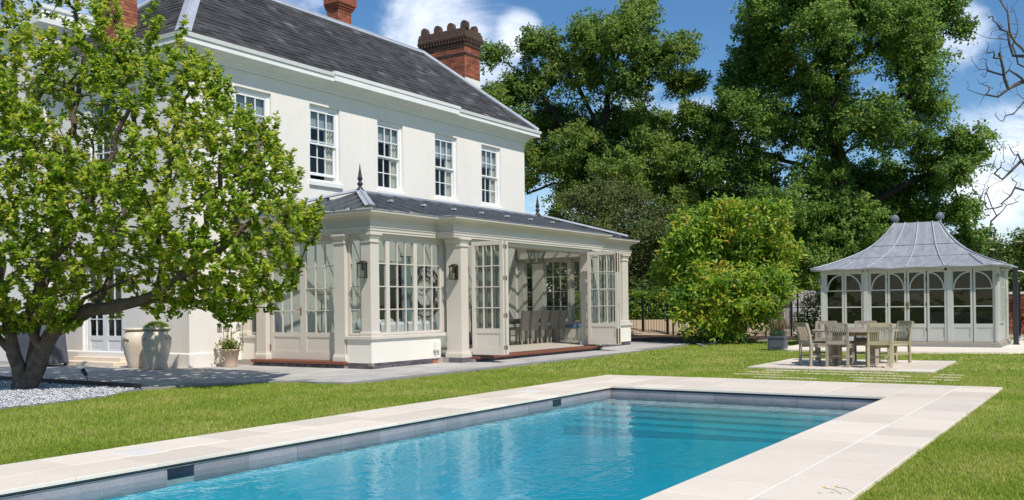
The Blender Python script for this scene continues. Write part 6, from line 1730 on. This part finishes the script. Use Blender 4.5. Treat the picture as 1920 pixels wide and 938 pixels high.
# ------------------------------------------------------------------ railings, gate, walls
def railing(name, label, cat, p, q, h, post_every, group=None, posts_w=.06):
    t = thing(name, label, cat, (*p, 0), group)
    p, q = Vector((*p, 0)), Vector((*q, 0)); L_ = (q - p).length; d = (q - p).normalized()
    for z in (.10, h - .08): MB().bar(p + Vector((0, 0, z)), q + Vector((0, 0, z)), .03, .012).build('rail', 'iron', t)
    me = MB().tube([(0, 0, .06), (0, 0, h)], .009, 4).lathe([(.012, 0), (.014, .01), (.002, .05)], (0, 0, h), 5).mesh('bar', 'iron')
    n = int(L_ / .125)
    for k in range(1, n):
        o = inst('bar', me, Matrix.Translation(p + d * (L_ * k / n)), t); o.matrix_parent_inverse = WM[t.name].inverted()
    k = 0.
    while k <= L_ + .01:
        c = p + d * min(k, L_)
        MB().box((-posts_w / 2, -posts_w / 2, -.1), (posts_w / 2, posts_w / 2, h + .06), Matrix.Translation(c)).lathe([(.02, 0), (.035, .02), (.03, .05), (.005, .07)], c + Vector((0, 0, h + .06)), 8).build('post', 'iron', t)
        k += post_every
    return t
railing('iron_railing', 'black iron railing left of the gate behind the conservatory end', 'fence', (37.4, 21.5), (37.25, 17.55), 1.5, 2.0, 'iron railings along the drive')
railing('iron_gate', 'black iron gate between two dark posts by the tan drive', 'gate', (37.24, 17.35), (37.2, 16.2), 1.5, 1.15, None, .09)
railing('iron_railing', 'black iron railing running behind the golden laurel', 'fence', (37.2, 15.95), (37.1, 10.9), 1.5, 2.5, 'iron railings along the drive')
railing('iron_railing', 'black iron railing from the laurel to the summerhouse', 'fence', (37.1, 10.7), (37.0, 3.0), 1.7, 2.55, 'iron railings along the drive')
# weathered board fence and brick wall behind
t = thing('board_fence', 'weathered fence of brown and flaking white boards left of the summerhouse', 'fence', (38.6, 10.6, 0))
mb = MB()
for k in range(14):
    y = 12.3 - k * .2
    brown = k < 3 or k > 11
    MB().bbox((38.6, y - .19, 0), (38.63, y, 1.75 + rnd.uniform(-.03, .03)), .004).build('board', 'planks' if brown else 'whitewood', t)
MB().bar((38.58, 12.3, 1.2), (38.58, 9.6, 1.2), .05, .08).bar((38.58, 12.3, .35), (38.58, 9.6, .35), .05, .08).build('rail', 'planks', t)
t = thing('lattice_panel', 'small white slatted panel leaning on the board fence', 'panel', (38.5, 10.8, .5))
for k in range(7): MB().box((38.50, 10.2, .55 + k * .09), (38.53, 11.3, .59 + k * .09)).build('slat', 'white', t)
MB().box((38.531, 10.2, .5), (38.55, 10.25, 1.2)).box((38.531, 11.25, .5), (38.55, 11.3, 1.2)).build('stile', 'white', t)
t = thing('curved_finial', 'curved pale timber offcut rising above the fence beside the summerhouse', 'timber', (38.4, 9.6, 1.2))
MB().tube([(38.4, 10.0, 2.15), (38.4, 9.95, 1.95), (38.4, 9.8, 1.75), (38.4, 9.5, 1.62), (38.4, 9.3, 1.2)], [.05, .06, .07, .07, .06], 6).build('beam', 'whitewood', t, True)
t = thing('brick_wall', 'old red brick garden wall behind the railings at the right edge', 'wall', (42, 2, 0))
MB().box((42.0, -4, 0), (42.3, 6.5, 1.5)).build('core', 'mortar', t)
me = MB().bbox((-.012, .005, .005), (.02, .225, .075), .005).mesh('brick', 'brick')
rows_ = []
for r in range(18):
    for k in range(46):
        y = -4 + k * .23 + (r % 2) * .115
        if y < 6.3: rows_.append((y, r * .082))
a, b = split300(rows_, lambda q: -q[1] + abs(q[0] - 3.3) * .8, 300)
for y, z in a: inst('brick', me, Matrix.Translation((42.0, y, z)), t).matrix_parent_inverse = WM[t.name].inverted()
mb = MB()
for y, z in b: mb.add([v.co[:] for v in me.vertices], [tuple(p.vertices) for p in me.polygons], Matrix.Translation((42.0, y, z)))
mb.build('brickwork', 'brick', t, kind='stuff')
MB().bbox((41.95, -4, 1.501), (42.35, 6.5, 1.58), .02).build('coping', 'stone', t)
x_, y_ = rng.uniform(33.2, 36, 60), rng.uniform(.8, 3, 60)
tag(chips('white_cobbles', x_, y_, .05, .06, .11, 'chip'), 'white cobbles edging the bed right of the summerhouse', 'cobbles')

# ------------------------------------------------------------------ grass, blade by blade
def lawn_ok(x, y):
    ok = np.ones(len(x), bool)
    e = .0
    ok &= ~((x > CX0) & (x < CX1 + .01) & (y > CY0 - .0) & (y < CY1 + .0))
    for poly in (TERR, GRAV, BEDP, PATIO, SSLAB): ok &= ~inpoly_np(x, y, poly)
    ok &= ~((y > 12.5) & (x < 10.5) & (y > 13.6)) & (x < 36.5) & ~((y > 17) & (x > 10))
    for x0 in (18.35, 17.75, 17.15, 16.6): ok &= ~((x > x0 + .03) & (x < x0 + .10) & (y > 2.4) & (y < 6.0) & (rng.random(len(x)) < .45))
    return ok
def grass(n, dmin, dmax, amin, amax, hgt, wd, seg, name):
    a = rng.uniform(amin, amax, n); d = np.sqrt(rng.uniform(dmin ** 2, dmax ** 2, n))
    # ground directions either side of the camera axis
    x = FWD.x * d * np.cos(a) + RGT.x * d * np.sin(a); y = FWD.y * d * np.cos(a) + RGT.y * d * np.sin(a)
    ok = lawn_ok(x, y); x, y, d = x[ok], y[ok], d[ok]; k = len(x)
    th = rng.uniform(0, 6.28, k); lean = rng.uniform(.35, 1.3, k)
    h_ = hgt * rng.uniform(.55, 1.15, k)
    w_ = wd * rng.uniform(.7, 1.3, k)
    dx, dy = np.cos(th), np.sin(th)
    b = np.stack([x, y, np.full(k, -.052)], 1)
    sdv = np.stack([-dy, dx, np.zeros(k)], 1) * w_[:, None]
    mid = b + np.stack([dx * lean * h_ * .25, dy * lean * h_ * .25, h_ * .6], 1)
    tip = b + np.stack([dx * lean * h_ * .8, dy * lean * h_ * .8, h_ * (1 - lean * .25)], 1)
    if seg == 2:
        v = np.stack([b - sdv / 2, b + sdv / 2, mid + sdv * .4, mid - sdv * .4, tip], 1)
        f = np.array([(0, 1, 2), (0, 2, 3), (3, 2, 4)])
    else:
        v = np.stack([b - sdv / 2, b + sdv / 2, tip], 1); f = np.array([(0, 1, 2)])
    V = v.shape[1]
    F_ = (f[None] + (np.arange(k) * V)[:, None, None]).reshape(-1, 3)
    return npmesh(name, v.reshape(-1, 3), F_, 'blade')
ga = R(36)
g1 = grass(420000, 5.2, 10.5, -ga, ga, .050, .0055, 2, 'grass')
tag(g1, 'short mown lawn grass nearest the pool edge and camera', 'grass')
g2 = grass(380000, 10.5, 19, -ga, ga, .052, .011, 1, 'grass')
tag(g2, 'short mown lawn grass across the middle of the garden', 'grass')
g3 = grass(240000, 19, 38, -ga, ga, .054, .026, 1, 'grass')
tag(g3, 'short mown lawn grass round the patio and summerhouse', 'grass')
# longer stalks leaning over the coping on the right
n = 150
x_ = rng.uniform(5.5, 15.5, n); y_ = CY0 - rng.uniform(.0, .05, n)
d_ = np.stack([rng.normal(0, .6, n), rng.uniform(.1, 1, n), rng.uniform(.15, 1, n)], 1)
e1 = leaves('grass_stalks', np.stack([x_, y_, np.full(n, -.03)], 1), d_, rng.normal(0, 1, (n, 3)), .06, .005, 'blade')
tag(e1, 'longer grass stalks leaning over the right edge of the pool coping', 'grass')
n = 420
x_ = rng.uniform(3.5, 15.5, n); y_ = CY1 + rng.uniform(.0, .05, n)
d_ = np.stack([rng.normal(0, .6, n), -rng.uniform(.1, 1, n), rng.uniform(.25, 1, n)], 1)
e2 = leaves('grass_stalks', np.stack([x_, y_, np.full(n, -.03)], 1), d_, rng.normal(0, 1, (n, 3)), .06, .006, 'blade')
tag(e2, 'ragged grass fringe along the house side of the pool coping', 'grass')
n = 150
x_, y_ = rng.uniform(9, 30, n), rng.uniform(-3, 11.3, n)
ok = lawn_ok(x_, y_); x_, y_ = x_[ok], y_[ok]; k = len(x_)
fl_ = leaves('fallen_leaves', np.stack([x_, y_, np.full(k, -.003)], 1), np.stack([rng.normal(0, 1, k), rng.normal(0, 1, k), np.zeros(k)], 1), np.tile([[0., 0, 1]], (k, 1)) + rng.normal(0, .2, (k, 3)), .075, .04, 'dry', shape=6)
tag(fl_, 'scattered dry brown leaves fallen on the lawn', 'leaves')
bpy.context.view_layer.update()
